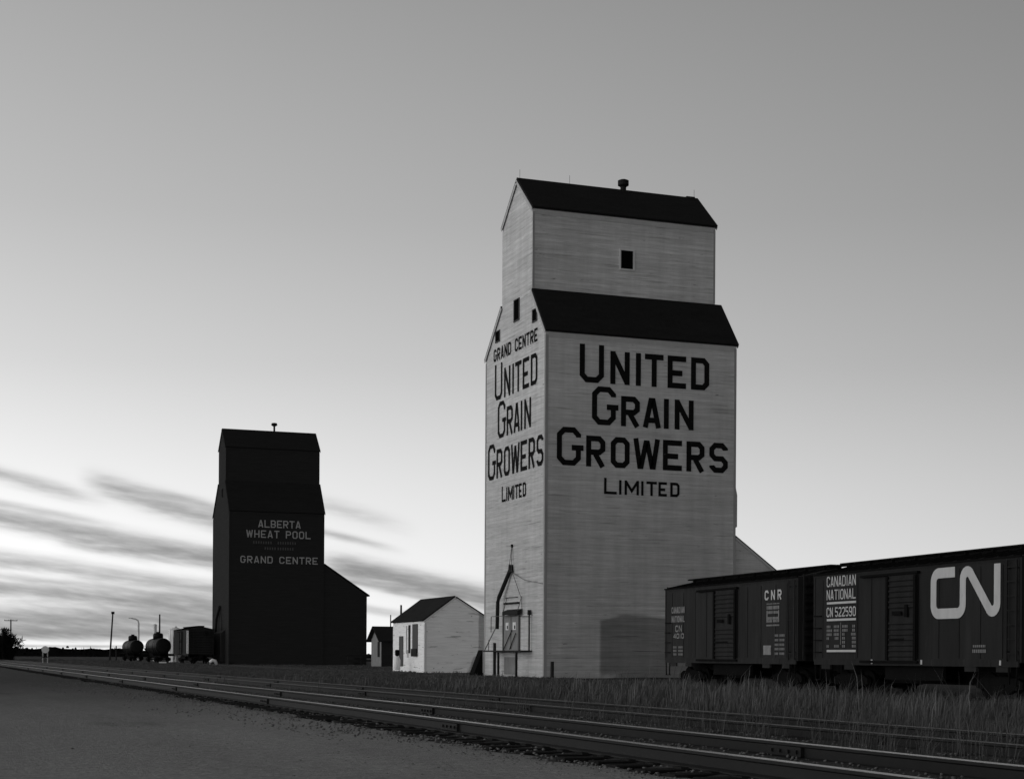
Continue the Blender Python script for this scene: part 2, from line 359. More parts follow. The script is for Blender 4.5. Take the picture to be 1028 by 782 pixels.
# ------------------------------------------------------------------ the ground
def hash2(x, y): return np.modf(np.abs(np.sin(x*12.9898+y*78.233)*43758.5453))[0]
def gz(x, y):
    x = np.asarray(x, float); y = np.asarray(y, float)
    z = np.interp(x, [-3000, 5.7, 6.0, 8.8, 9.4, 10.4, 13.2, 14.5, 19.0, 31.0, 45.0, 3000], [-.03, -.03, -.02, -.02, -.12, -.10, -.12, -.16, -.28, -.26, -.18, -.1])
    far = np.clip((y-110)/110, 0, 1)
    z = z*(1-far) + far*np.where(x < 13, np.minimum(z, -.02), -.08)
    return z + .025*np.sin(x*.9+1)*np.sin(y*.37)*(np.abs(x-9) > 5)
def sheet(name, xs, ys, zf, material, label=None):
    X, Y = np.meshgrid(xs, ys, indexing='ij'); Z = zf(X, Y)
    v = np.stack([X, Y, Z], -1).reshape(-1, 3); nx, ny = len(xs), len(ys)
    i, j = np.meshgrid(np.arange(nx-1), np.arange(ny-1), indexing='ij'); a = (i*ny+j).ravel()
    q = np.stack([a, a+ny, a+ny+1, a+1], -1)
    o = big_mesh(name, v, q, np.zeros((0, 3), int), material); o['kind'] = 'structure'; return o
xs = np.unique(np.concatenate([[-3500, -1500, -600, -250, -100, -50, -25], np.arange(-12, 60, .75), [5.7, 6.0, 8.8, 9.4, 10.4, 13.2], [70, 90, 130, 200, 350, 700, 1500, 3500]]))
ys = np.unique(np.concatenate([[-1500, -500, -150, -60, -30], np.arange(-10, 140, 1.5), np.arange(140, 330, 8), [360, 420, 500, 650, 900, 1400, 2200, 4500]]))
sheet('ground', xs, ys, lambda x, y: gz(x, y)-.03, M_soil)
# gravel road with a ragged edge along the track
yy = np.concatenate([np.arange(-60, 4, 4), np.arange(4, 60, .22), np.arange(60, 400, 2.5)])
cols = [-60, -30, -15, -8, -4, -1, 1, 2.5, 4, 5, 5.5]
edge = 6.02 + .16*np.sin(yy*.9) * np.sin(yy*.31+1) + .20*(hash2(np.floor(yy/.22), 3.1)-.5) + .10*np.sin(yy*3.3)
vs, qs = [], []
for k, y in enumerate(yy):
    for x in cols + [edge[k]-.12, edge[k]]:
        zr = .012 + .016*math.sin(x*1.7+y*.21)*math.sin(y*.13+x*.4)
        if x == edge[k]: zr = -.012
        vs.append((x, y, zr))
nc = len(cols)+2
for k in range(len(yy)-1):
    for c in range(nc-1): a = k*nc+c; qs.append((a, a+1, a+nc+1, a+nc))
o = big_mesh('gravel_road', vs, qs, np.zeros((0, 3), int), M_gravel); o['kind'] = 'structure'
# ballast under the two near tracks
sheet('ballast', np.array([5.86, 6.1, 6.3, 6.5, 6.62, 6.8, 7, 7.3, 7.6, 7.9, 8.05, 8.16, 8.4, 8.7, 9.0, 9.5, 10.3, 10.8, 11.4, 12, 12.5, 13.2, 13.9]),
      np.unique(np.concatenate([np.arange(-20, 60, .5), np.arange(60, 340, 4)])),
      lambda x, y: np.interp(x, [5.86, 6.2, 6.5, 6.62, 7.3, 8.0, 8.16, 9.0, 10.3, 10.9, 11.7, 12.4, 13.2, 13.9], [-.028, .0, .02, .06, .085, .06, .04, .02, -.03, -.02, .0, -.03, -.085, -.14]) + .018*np.sin(x*9+y*3)*np.sin(y*4.1-x*2), M_ballast)

def scatter_stones(name, n, xf, yf, zf, smin, smax, material):
    t = (1+5**.5)/2
    ico = np.array([(-1,t,0),(1,t,0),(-1,-t,0),(1,-t,0),(0,-1,t),(0,1,t),(0,-1,-t),(0,1,-t),(t,0,-1),(t,0,1),(-t,0,-1),(-t,0,1)], float); ico /= np.linalg.norm(ico[0])
    fc = np.array([(0,11,5),(0,5,1),(0,1,7),(0,7,10),(0,10,11),(1,5,9),(5,11,4),(11,10,2),(10,7,6),(7,1,8),(3,9,4),(3,4,2),(3,2,6),(3,6,8),(3,8,9),(4,9,5),(2,4,11),(6,2,10),(8,6,7),(9,8,1)])
    y = yf(n); x = xf(n, y); z = zf(x, y); s = rng.uniform(smin, smax, n)*np.clip(.6+y/28, .8, 1.35)
    V = ico[None]*s[:, None, None]*rng.uniform(.55, 1.25, (n, 12, 1))*np.array([1, 1, .7])
    V += np.stack([x, y, z], -1)[:, None]
    F = (fc[None]+(np.arange(n)*12)[:, None, None]).reshape(-1, 3)
    o = big_mesh(name, V.reshape(-1, 3), np.zeros((0, 4), int), F, material); o['kind'] = 'stuff'; return o
skew = lambda a, b: (lambda n: a + (b-a)*rng.random(n)**1.7)
o = scatter_stones('loose_gravel', 2600, lambda n, y: 6.0-np.abs(rng.normal(0, .9, n))**1.25+.12, skew(9, 60), lambda x, y: 0*x+.012, .007, .020, M_stone)
tag(o, 'loose pale stones scattered along the edge of the gravel road beside the near track', 'gravel')
o = scatter_stones('ballast_stones', 9000, lambda n, y: rng.uniform(6.0, 13.4, n), skew(8, 70), lambda x, y: np.interp(x, [5.86, 6.2, 6.5, 6.62, 7.3, 8.0, 8.16, 9.0, 10.3, 10.9, 11.7, 12.4, 13.2, 13.9], [-.028, .0, .02, .06, .085, .06, .04, .02, -.03, -.02, .0, -.03, -.085, -.14])+.006, .009, .024, M_stone)
tag(o, 'loose ballast stones lying between the sleepers of the two near tracks', 'ballast')

# ------------------------------------------------------------------ railway tracks
def rail_prof(x, z):   # x centre, z top of rail
    return [(x-.07, z-.165), (x+.07, z-.165), (x+.07, z-.15), (x+.014, z-.132), (x+.014, z-.045), (x+.037, z-.032), (x+.037, z-.006), (x-.037, z-.006), (x-.037, z-.032), (x-.014, z-.045), (x-.014, z-.132), (x-.07, z-.15)]
def track(name, xl, xr, ztop, y0, y1, label, n_part=100, joint=11.9, joff=0, top=None):
    root = empty(name, ((xl+xr)/2, y0, 0), 0, label, 'railway track')
    cx = (xl+xr)/2
    for x, jo in ((xl, joff), (xr, joff+joint/2)):
        rl = MB().prism(rail_prof(x-cx, ztop), 0, y1-y0, 'y').build('rail', M_rail, root)
        MB().box(x-cx-.034, x-cx+.034, 0.02, y1-y0-.02, ztop-.008, ztop).build('running_surface', top or M_railtop, rl)
        yj = jo
        while yj < min(y1-y0, 130):
            j = MB()
            for s in (-1, 1): j.box(x-cx+s*.016, x-cx+s*.05, yj, yj+.65, ztop-.135, ztop-.04)
            for q in range(4):
                for s in (-1, 1): j.box(x-cx+s*.05, x-cx+s*.07, yj+.06+q*.16, yj+.10+q*.16, ztop-.105, ztop-.07)
            j.build('joint_bar', M_rail, rl); yj += joint
    ties = MB(); i = 0; y = 0.3; rr = random.Random(len(name)+int(ztop*100))
    zt = ztop-.166
    while y < y1-y0:
        b = MB(); w = rr.uniform(.20, .25); a = rr.uniform(-.05, .05); ex = rr.uniform(-.1, .08); ey = rr.uniform(-.06, .08)
        x0, x1 = -1.29+ex, 1.29+ey; dz = rr.uniform(-.012, 0)
        tgt = b if (9 < y+y0 and i < n_part) else ties
        tgt.prism([(x0, y+a), (x1, y-a), (x1, y-a+w), (x0, y+a+w)], zt-.16+dz, zt+dz, 'z')
        for xx in (xl-cx, xr-cx):
            tgt.box(xx-.14, xx+.14, y+.03, y+w-.03, zt+dz, zt+.012)
        if tgt is b: b.build('sleeper', M_tie, root); i += 1
        y += .56+rr.uniform(-.03, .04)
    if ties.v: tag(ties.build('sleepers', M_tie, root), kind='stuff')
    return root
track('railway_track', 6.55, 8.085, .20, -20, 340, 'nearest railway track with shiny rails beside the gravel road', joff=4.0)
track('railway_track', 10.92, 12.44, .13, -20, 340, 'second railway track behind the nearest one, half hidden in weeds', joff=1.0, top=M_rusttop)
# siding past the elevators, sunk in the grass under the boxcars
PHI = R(2.3788)
sid = empty('railway_track', (30.5, 20, 0), 0, 'grassed over siding track under the boxcars and past the elevators', 'railway track')
def sx(y):   # centre line of the siding
    if y < 88: return 28.57+1.53+(y-38.0)*math.tan(PHI)+.75
    x88 = 28.57+1.53+50*math.tan(PHI)+.75
    return x88 + .25*(1-math.exp(-(y-88)/6.0))
for s in (-.7525, .7525):
    mb = MB(); pr = rail_prof(0, -.20); ysamp = list(range(-10, 88, 14))+list(range(88, 110, 4))+[150, 200, 290]
    n = len(pr); vs = []
    for y in ysamp: vs += [(sx(y)+s-30.5+p[0], y-20, p[1]+.15*min(1, max(0, (y-100)/80))) for p in pr]
    fs = [(k*n+i, k*n+(i+1) % n, (k+1)*n+(i+1) % n, (k+1)*n+i) for k in range(len(ysamp)-1) for i in range(n)]
    mb.add(vs, fs).build('rail', M_rail, sid)

# ------------------------------------------------------------------ grain elevators
def elevator(E, X0, X1, Y0, Y1, zb, ze, uy0, uy1, zl, zu, zr, wall, roof, trim, oh=.07, cut=0.0):
    """body mesh and roofs; origin at near left corner, +x away from the track, +y along the track. E is the empty at (X0, Y0, 0)"""
    Lx, Ly = X1-X0, Y1-Y0; a0, a1 = uy0-Y0, uy1-Y0; ym = (a0+a1)/2
    Lu = Lx-cut
    w = MB().prism([(0, zb), (Ly, zb), (Ly, ze), (a1, zl), (a0, zl), (0, ze)], 0, Lx, 'x').build('wall', wall, E)
    MB().prism([(a0, zl+.003), (a1, zl+.003), (a1, zu), (ym, zr), (a0, zu)], 0, Lu, 'x').build('upper_wall', wall, E)
    th = .14
    def slab(p0, p1, nm, e0, e1, Lx):    # roof plane from eave p0 up to p1, lengthened by e0/e1 along the slope
        a = Vector(p0); b = Vector(p1); d = (b-a).normalized(); nrm = Vector((-d.y, d.x)); nrm = nrm if nrm.y > 0 else -nrm
        a2 = a-d*e0; b2 = b+d*e1
        pr = [a2+nrm*.02, b2+nrm*.02, b2+nrm*(.02+th), a2+nrm*(.02+th)]
        return MB().prism([tuple(p) for p in pr], -oh, Lx+oh, 'x').build(nm, roof, w), a2, b2, nrm
    for p0, p1, e1, lx in (((0, ze), (a0, zl), -.03, Lx), ((Ly, ze), (a1, zl), -.03, Lx), ((a0, zu), (ym, zr), .10, Lu), ((a1, zu), (ym, zr), -.06, Lu)):
        ro, a2, b2, nrm = slab(p0, p1, 'roof', .13, e1, lx)
        f = MB()
        for xx in (-oh-.03, lx+oh+.004):     # rake boards
            pr = [a2-nrm*.16, b2-nrm*.16, b2+nrm*.03, a2+nrm*.03]
            f.prism([tuple(p) for p in pr], xx, xx+.026, 'x')
        build_each(f, 'rake_board', trim, ro)
    # corner boards
    cb = MB()
    for y in (0, Ly):
        s = -1 if y == 0 else 1
        cb.box(-.025, -.003, y-s*.16, y+s*.02, zb, ze-.25); cb.box(.0, .16, y+s*.003, y+s*.022, zb, ze-.25)
        cb.box(Lx-.16, Lx, y+s*.003, y+s*.022, zb, ze-.25)
    for y, s in ((a0, -1), (a1, 1)):
        cb.box(.0, .13, y+s*.003, y+s*.022, zl+.2, zu-.25); cb.box(Lu-.13, Lu, y+s*.003, y+s*.022, zl+.2, zu-.25)
    build_each(cb, 'corner_board', M_corner if wall is M_white else trim, E)
    # frieze under the lower and upper eaves
    fr = MB(); fr.box(.17, Lx-.17, -.024, -.003, ze-.42, ze-.16); fr.box(.14, Lu-.14, a0-.024, a0-.003, zu-.40, zu-.16)
    build_each(fr, 'frieze_board', trim, E)
    return w
def window_y(E, x0, x1, z0, z1, y, ftrim=M_trim, fw_=.16, outward=-1, sash=True):
    f = MB(); d0, d1 = y+outward*.004, y+outward*.07
    f.box(x0-fw_, x0, d0, d1, z0-fw_, z1+fw_); f.box(x1, x1+fw_, d0, d1, z0-fw_, z1+fw_)
    f.box(x0, x1, d0, d1, z1, z1+fw_); f.box(x0, x1, d0, d1+outward*.03, z0-fw_, z0)
    if sash: f.box(x0, x1, d0, y+outward*.045, (z0+z1)/2-.035, (z0+z1)/2+.035)
    fo = f.build('window', ftrim, E); MB().box(x0, x1, y+outward*.006, y+outward*.02, z0, z1).build('pane', M_glass, fo); return fo
def window_x(E, y0, y1, z0, z1, x=0.0, fw_=.10, ftrim=M_trim):
    f = MB(); d0, d1 = x-.004, x-.06
    f.box(d0, d1, y0-fw_, y0, z0-fw_, z1+fw_); f.box(d0, d1, y1, y1+fw_, z0-fw_, z1+fw_); f.box(d0, d1, y0, y1, z1, z1+fw_); f.box(d0, d1-.03, y0, y1, z0-fw_, z0)
    fo = f.build('window', ftrim, E); MB().box(x-.006, x-.02, y0, y1, z0, z1).build('pane', M_glass, fo); return fo

# ---- the white elevator
EX, EY = 35.6, 91.18
E1 = empty('grain_elevator', (EX, EY, 0), 0, 'tall white weathered grain elevator with big black lettering, behind the boxcars', 'grain elevator')
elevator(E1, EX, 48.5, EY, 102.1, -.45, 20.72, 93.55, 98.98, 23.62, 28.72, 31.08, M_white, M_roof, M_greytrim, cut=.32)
pw = lambda s, z, o: (s, -o, z)                       # the face towards the camera
pn = lambda s, z, o: (-o, 10.92-s, z)                 # the face towards the tracks, s runs left to right
# letters on the wide face: spans along the wall in metres
FACE = [('UNITED', [(2.2,3.81),(4.23,5.53),(5.95,6.28),(6.55,7.82),(8.1,9.37),(9.71,10.98)], 17.73, 19.74, 20.05, .345),
        ('GRAIN', [(3.03,4.72),(4.96,6.23),(6.43,7.67),(7.87,8.19),(8.6,9.91)], 15.19, 17.04, 17.53, .34),
        ('GROWERS', [(.74,2.42),(2.66,3.93),(4.29,5.56),(5.8,7.61),(7.81,9.12),(9.43,10.68),(11.02,12.32)], 12.62, 14.5, 14.94, .335),
        ('LIMITED', [(3.86,4.71),(4.86,5.03),(5.23,6.2),(6.35,6.51),(6.7,7.41),(7.52,8.1),(8.33,8.97)], 10.99, 11.88, 11.98, .165)]
for word, sp, z0, z1, zb, t in FACE:
    mb = MB(); write(mb, word, sp, t, z0, z1, pw, .026, big=((0,), z0, zb)); mb.build('lettering', M_paint, E1)
NARROW = {'UNITED': (10.92-9.09, 10.92-1.37, .26), 'GRAIN': (10.92-8.48, 10.92-2.42, .26), 'GROWERS': (10.92-10.34, 10.92-.28, .26), 'LIMITED': (10.92-7.63, 10.92-3.2, .15)}
for word, sp, z0, z1, zb, t in FACE:
    n0, n1, tt = NARROW[word]; a, b = sp[0][0], sp[-1][1]
    sp2 = [(n0+(p-a)/(b-a)*(n1-n0), n0+(q-a)/(b-a)*(n1-n0)) for p, q in sp]
    dz = .12 if word == 'UNITED' else 0
    mb = MB(); write(mb, word, sp2, tt, z0-dz*.2, z1-dz, pn, .026, big=((0,), z0, zb+.02)); mb.build('lettering', M_paint, E1)
ch, spn = spread('GRAND CENTRE', 10.92-9.35, 10.92-1.36)
mb = MB(); write(mb, ch, spn, .14, 20.3, 21.12, pn, .026); mb.build('lettering', M_paint, E1)
window_y(E1, 5.94, 6.78, 25.45, 26.6, 2.37, fw_=.10, sash=False)
window_x(E1, 4.6, 5.5, 22.25, 23.55, fw_=.05, ftrim=M_wood); window_x(E1, 1.5, 2.2, 21.6, 22.3, fw_=.05, ftrim=M_wood); window_x(E1, 8.2, 8.95, 21.55, 22.2, fw_=.05, ftrim=M_wood)
# things on the ridge
v = MB(); v.tube([(7.3, 5.085, 31.0), (7.3, 5.085, 31.45)], .19, 12); v.tube([(7.3, 5.085, 31.45), (7.3, 5.085, 31.55), (7.3, 5.085, 31.85), (7.3, 5.085, 31.92)], [.2, .36, .36, .2], 14); v.build('roof_vent', M_steel, E1)
MB().box(11.75, 12.35, 4.85, 5.3, 31.05, 31.27).build('ridge_hatch', M_darkwood, E1)
for x in (.15, 3.55, 12.4): MB().tube([(x, 5.085, 31.1), (x, 5.085, 31.8)], .011, 5).build('lightning_rod', M_steel, E1)
# receiving shed on the far side
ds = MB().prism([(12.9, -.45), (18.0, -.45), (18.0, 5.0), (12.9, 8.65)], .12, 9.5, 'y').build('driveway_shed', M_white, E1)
MB().prism([(12.93, 8.68), (18.4, 4.765), (18.4, 4.84), (12.93, 8.755)], .035, 9.8, 'y').build('shed_roof', M_roof, ds)
MB().prism([(12.95, 8.46), (18.3, 4.63), (18.3, 4.80), (12.95, 8.64)], .0, .032, 'y').build('rake_board', M_greytrim, ds)
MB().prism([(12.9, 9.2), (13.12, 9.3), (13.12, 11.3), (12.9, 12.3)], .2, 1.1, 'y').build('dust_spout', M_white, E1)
# loading spout, dock and door on the track side (x < 0)
sp = MB(); sp.tube([(-.12, 5.55, 6.62), (-.35, 7.15, 4.8), (-.38, 7.25, 4.55), (-.38, 7.35, 2.8)], [.13, .13, .12, .12], 10); so = sp.build('loading_spout', M_steel, E1)
MB().prism([(5.35, 6.35), (5.75, 6.35), (5.62, 6.85), (5.48, 6.85)], -.25, -.004, 'x').build('spout_head', M_darkwood, E1)
for p_, q_, r_ in (((-.2, 5.62, 6.8), (-.05, 5.6, 8.0), .020), ((-.2, 5.3, 6.4), (-.05, 5.55, 7.95), .020), ((-.15, 5.35, 6.5), (-.15, 3.5, 4.6), .020), ((-.15, 3.5, 4.6), (-.15, 3.45, 3.8), .020)):
    MB().tube([p_, q_], r_, 5).build('cable', M_wood, so)
MB().tube([(-.12, 5.3, 6.35), (-.1, 3.0, 5.75), (-.07, .1, 5.45)], .014, 5).build('cable', M_wood, so)
MB().box(-.1, -.004, 5.5, 5.66, 7.95, 8.15).build('pulley_block', M_steel, E1)
dko = MB().box(-.8, -.004, 2.0, 8.9, 1.33, 1.42).build('dock_platform', M_darkwood, E1)
for y, x in ((6.2, -.7), (2.9, -.7)): MB().box(x-.06, x+.06, y-.06, y+.06, -.4, 1.30).build('dock_post', M_darkwood, dko)
MB().box(-.72, -.58, 6.95, 7.15, -.4, 1.9).build('dock_post', M_darkwood, dko)
rl = MB(); rl.bar((-.15, 2.15, 1.42), (-.15, 2.15, 3.6), .075); rl.box(-.23, -.07, 2.05, 2.25, 3.6, 3.9); rl.bar((-.15, 2.2, 3.5), (-.12, 4.0, 3.55), .04); rl.build('lamp_post', M_darkwood, dko)
rl = MB(); rl.bar((-.72, 8.8, 1.42), (-.5, 7.4, 2.8), .04); rl.bar((-.72, 8.0, 1.42), (-.72, 8.0, 2.1), .04); rl.bar((-.55, 7.9, 3.6), (-.1, 3.9, 3.62), .04); rl.bar((-.6, 7.9, 2.6), (-.6, 7.9, 3.6), .04); rl.build('hand_rail', M_wood, dko)
do = MB().box(-.05, -.004, 4.3, 7.0, 1.45, 3.66).build('door', M_doorwood, E1)
MB().box(-.09, -.004, 4.08, 4.3, 1.43, 3.8).build('door_frame', M_wood, do); MB().box(-.09, -.004, 7.0, 7.16, 1.43, 3.8).build('door_frame', M_wood, do)
MB().box(-.07, -.052, 5.6, 5.68, 1.5, 3.6).build('door_rail', M_wood, do)
for y0, y1 in ((4.75, 5.3), (6.1, 6.6)):
    wo_ = MB().box(-.07, -.053, y0, y1, 2.72, 3.2).build('window', M_trim, do)
    MB().box(-.08, -.072, y0+.08, y0+.26, 2.78, 3.0).build('pane', M_glass, wo_)
dr = MB(); dr.bar((-.12, 6.8, 1.5), (-.12, 5.3, 2.7), .045); dr.build('door_brace', M_darkwood, do)
dr = MB(); dr.bar((-.12, 5.7, 1.5), (-.12, 4.6, 2.5), .045); dr.build('door_brace', M_darkwood, do)
cn = MB().prism([(-.35, 3.66), (-.004, 3.8), (-.004, 4.02), (-.35, 3.88)], 3.7, 6.5, 'y').build('door_canopy', M_darkwood, E1)
MB().bar((-.33, 6.4, 3.86), (-.05, 6.4, 4.8), .035).build('canopy_stay', M_wood, cn); MB().bar((-.33, 3.75, 3.86), (-.05, 3.75, 4.8), .035).build('canopy_stay', M_wood, cn)
MB().box(-.09, -.004, 4.3, 7.0, 4.35, 4.47).build('wall_board', M_darkwood, E1); MB().box(-.06, -.004, 4.5, 6.8, 4.75, 4.80).build('wall_board', M_wood, E1)
MB().box(-.05, -.004, 4.6, 6.9, -.1, 1.0).build('hatch', M_doorwood, E1)

# ---- the dark elevator further off
WX, WY = 35.6, 195.9
E2 = empty('grain_elevator', (WX, WY, 0), 0, 'dark grain elevator with small white lettering and a sloping side shed, further off', 'grain elevator')
elevator(E2, WX, 47.33, WY, 207.3, -.4, 18.5, WY+2.75, WY+7.6, 22.3, 26.5, 28.85, M_dark, M_darkroof, M_dark)
for txt, s0, s1, z0, z1, t in (('ALBERTA', 39.1-WX, 44.35-WX, 16.55, 17.45, .13), ('WHEAT POOL', 37.65-WX, 45.6-WX, 15.3, 16.2, .13), ('GRAND CENTRE', 36.95-WX, 46.5-WX, 12.2, 13.05, .13)):
    chs, sps = spread(txt, s0, s1, gap=.28 if txt != 'ALBERTA' else .22, narrow=.3, space=.7)
    mb = MB(); write(mb, chs, sps, t, z0, z1, pw, .026); mb.build('lettering', M_letter, E2)
gl = MB()     # two painted-out lines
for z, segs in ((14.55, [(2.9, 5.3), (5.9, 8.3)]), (13.85, [(4.3, 5.6), (5.9, 8.0)])):
    for a, b in segs:
        x = a
        while x < b-.1:
            gl.add([pw(x, z, .028), pw(x+.16, z, .028), pw(x+.16, z+.32, .028), pw(x, z+.32, .028)], [(0, 1, 2, 3)]); x += .3
build_each(gl, 'faded_lettering', M_ghost, E2)
an = MB().prism([(11.73, -.4), (17.2, -.4), (17.2, 8.55), (11.73, 12.15)], .06, 11.0, 'y').build('driveway_annex', M_dark, E2)
MB().prism([(11.76, 12.17), (17.5, 8.40), (17.5, 8.56), (11.76, 12.34)], -.2, 11.3, 'y').build('annex_roof', M_darkroof, an)
v = MB(); v.tube([(6.6, 5.7, 28.9), (6.6, 5.7, 29.75)], .12, 10); v.tube([(6.6, 5.7, 29.7), (6.6, 5.7, 29.85), (6.6, 5.7, 30.1), (6.6, 5.7, 30.15)], [.15, .40, .34, .1], 12); v.build('roof_vent', M_steel, E2)
sp = MB(); sp.tube([(-.18, 5.3, 7.0), (-.28, 7.0, 5.5), (-.28, 8.0, 2.4)], .17, 9); so = sp.build('loading_spout', M_steel, E2)
c = MB(); c.tube([(-.15, 5.2, 6.9), (-.15, 4.0, 5.2), (-.15, 3.9, 1.5)], .05, 5); c.build('cable', M_steel, so)
MB().prism([(-.5, .2), (-.004, .2), (-.004, 4.1), (-.5, 3.7)], 2.4, 7.6, 'y').build('loading_shed', M_darkwood, E2)
window_x(E2, 4.6, 5.1, 20.6, 21.5, ftrim=M_dark)

# ------------------------------------------------------------------ the small white hut
HX, HY = 36.4, 118.2
Hh = empty('hut', (HX, HY, 0), 0, 'small white clapboard hut with a black gable roof between the two elevators', 'hut')
hb = MB().prism([(0, -.4), (5.0, -.4), (5.0, 3.98), (2.42, 5.52), (0, 3.75)], 0, 8.7, 'y').build('wall', M_hut, Hh)
for a, b, q in (((-.12, 3.67), (2.42, 5.53), 1), ((5.25, 3.83), (2.42, 5.53), 0)):
    d = (Vector(b)-Vector(a)).normalized(); n_ = Vector((-d.y, d.x)); n_ = n_ if n_.y > 0 else -n_
    A, B = Vector(a), Vector(b)+d*(.06 if q else -.06)
    ro = MB().prism([tuple(A+n_*.02), tuple(B+n_*.02), tuple(B+n_*.12), tuple(A+n_*.12)], -.06, 8.95, 'y').build('roof', M_roof, hb)
    MB().prism([tuple(A-n_*.12), tuple(B-n_*.12), tuple(B+n_*.02), tuple(A+n_*.02)], -.05, -.015, 'y').build('rake_board', M_trim, ro)
cb = MB(); cb.box(-.02, -.003, -.02, .14, -.4, 3.5); cb.box(.0, .14, -.02, -.003, -.4, 3.55); build_each(cb, 'corner_board', M_trim, Hh)
d = MB(); d.box(-.05, -.004, 5.7, 6.8, .2, 2.6); d.build('door', M_wood, Hh)
d = MB(); d.box(-.06, -.004, 1.75, 3.1, 1.25, 3.5); wo_ = d.build('window_hatch', M_wood, Hh)
MB().box(-.16, -.062, 1.75, 3.1, 1.0, 1.6).build('hatch_sill', M_darkwood, wo_)
d = MB(); d.box(-.06, -.004, 3.75, 4.15, 1.25, 3.45); d.build('shutter', M_pole, Hh)
MB().tube([(-.12, 4.45, 1.2), (-.12, 4.45, 3.4)], .04, 6).build('drain_pipe', M_greytrim, Hh)
MB().box(-.03, -.004, 4.25, 4.6, .9, 1.5).build('meter_box', M_greytrim, Hh)

g = empty('gas_cylinder', (35.35, 122.0, -.05), 0, 'small white gas cylinder with a dark cap standing at the left end of the hut', 'gas cylinder')
b = MB(); b.tube([(0, 0, 0), (0, 0, .04), (0, 0, .75), (0, 0, .98), (0, 0, 1.06)], [.20, .24, .24, .15, .09], 14); b.build('bottle', M_signw, g, True)
b = MB(); b.tube([(0, 0, 1.06), (0, 0, 1.15), (0, 0, 1.5), (0, 0, 1.56)], [.09, .19, .19, .1], 12); b.build('cap', M_under, g)

# dark gabled shed behind
D = empty('shed', (48.6, 174.0, 0), 0, 'small dark gabled shed just left of the white hut, its end wall lighter', 'shed')
db = MB().prism([(0, -.3), (4.2, -.3), (4.2, 2.95), (2.1, 4.2), (0, 2.95)], 0, 5.5, 'x').build('wall', M_dark, D)
MB().box(-.03, -.004, .02, 4.18, -.2, 2.9).build('end_cladding', M_doorwood, D)
MB().prism([(.0, 2.9), (4.2, 2.9), (2.1, 4.12)], -.03, -.004, 'x').build('gable_cladding', M_doorwood, D)
for a in ((-.55, 2.55), (4.75, 2.55)):
    A = Vector(a); B = Vector((2.1, 4.22)); d = (B-A).normalized(); n_ = Vector((-d.y, d.x)); n_ = n_ if n_.y > 0 else -n_
    MB().prism([tuple(A+n_*.02), tuple(B+n_*.02), tuple(B+n_*.14), tuple(A+n_*.14)], -.5, 5.8, 'x').build('roof', M_darkroof, db)
MB().box(-.05, -.032, .6, 1.5, 0.9, 2.6).build('door', M_darkwood, D)
fe = empty('plank_fence', (47.0, 181, 0), 0, 'low plank fence in the gap between the dark elevator and the dark shed', 'fence')
for k in range(4): MB().box(-.5+k*1.6, -.38+k*1.6, -.06, .06, -.3, 1.35).build('post', M_darkwood, fe)
for z in (.35, .95): MB().box(-.6, 4.6, -.09, -.065, z, z+.22).build('rail', M_darkwood, fe)
mo = MB().prism([(34.95, -.3), (35.55, -.3), (35.55, 1.45), (34.95, -.1)], 102.3, 103.2, 'y').build('loading_ramp', M_under)
tag(mo, 'dark timber ramp at the back corner of the white elevator, next to the hut', 'ramp')
po = MB().tube([(35.9, 90.55, -.4), (35.9, 90.55, .75)], [.11, .10], 8).build('guard_post', M_darkwood)
tag(po, 'short dark post standing at the near corner of the white elevator', 'post')

# ------------------------------------------------------------------ boxcars
def truck(root, x, zr):
    """bogie at car-local x; y across; zr rail height"""
    t = MB(); yc = 1.52
    t.box(x-.35, x+.35, yc-1.0, yc+1.0, zr+.55, zr+.72)
    for s in (-1, 1):
        y = yc+s*1.0
        t.prism([(x-1.15, zr+.55), (x-.85, zr+.68), (x+.85, zr+.68), (x+1.15, zr+.55), (x+1.15, zr+.36), (x+.8, zr+.36), (x+.45, zr+.20), (x-.45, zr+.20), (x-.8, zr+.36), (x-1.15, zr+.36)], y-.07, y+.07, 'y')
    o = t.build('truck', M_under, root)
    for dx in (-.84, .84):
        for s in (-1, 1):
            y = yc+s*.75; w = MB(); w.tube([(x+dx, y-.07, zr+.42), (x+dx, y+.05, zr+.42)], .42, 20); w.tube([(x+dx, y+s*.05, zr+.42), (x+dx, y+s*.34, zr+.42)], .11, 8)
            w.build('wheel', M_under, o)
        MB().tube([(x+dx, yc-.68, zr+.42), (x+dx, yc+.68, zr+.42)], .08, 8).build('axle', M_under, o)
    for s in (-1, 1):
        MB().box(x-.28, x+.28, yc+s*1.0-.1, yc+s*1.0+.1, zr+.24, zr+.5).build('spring', M_under, o)
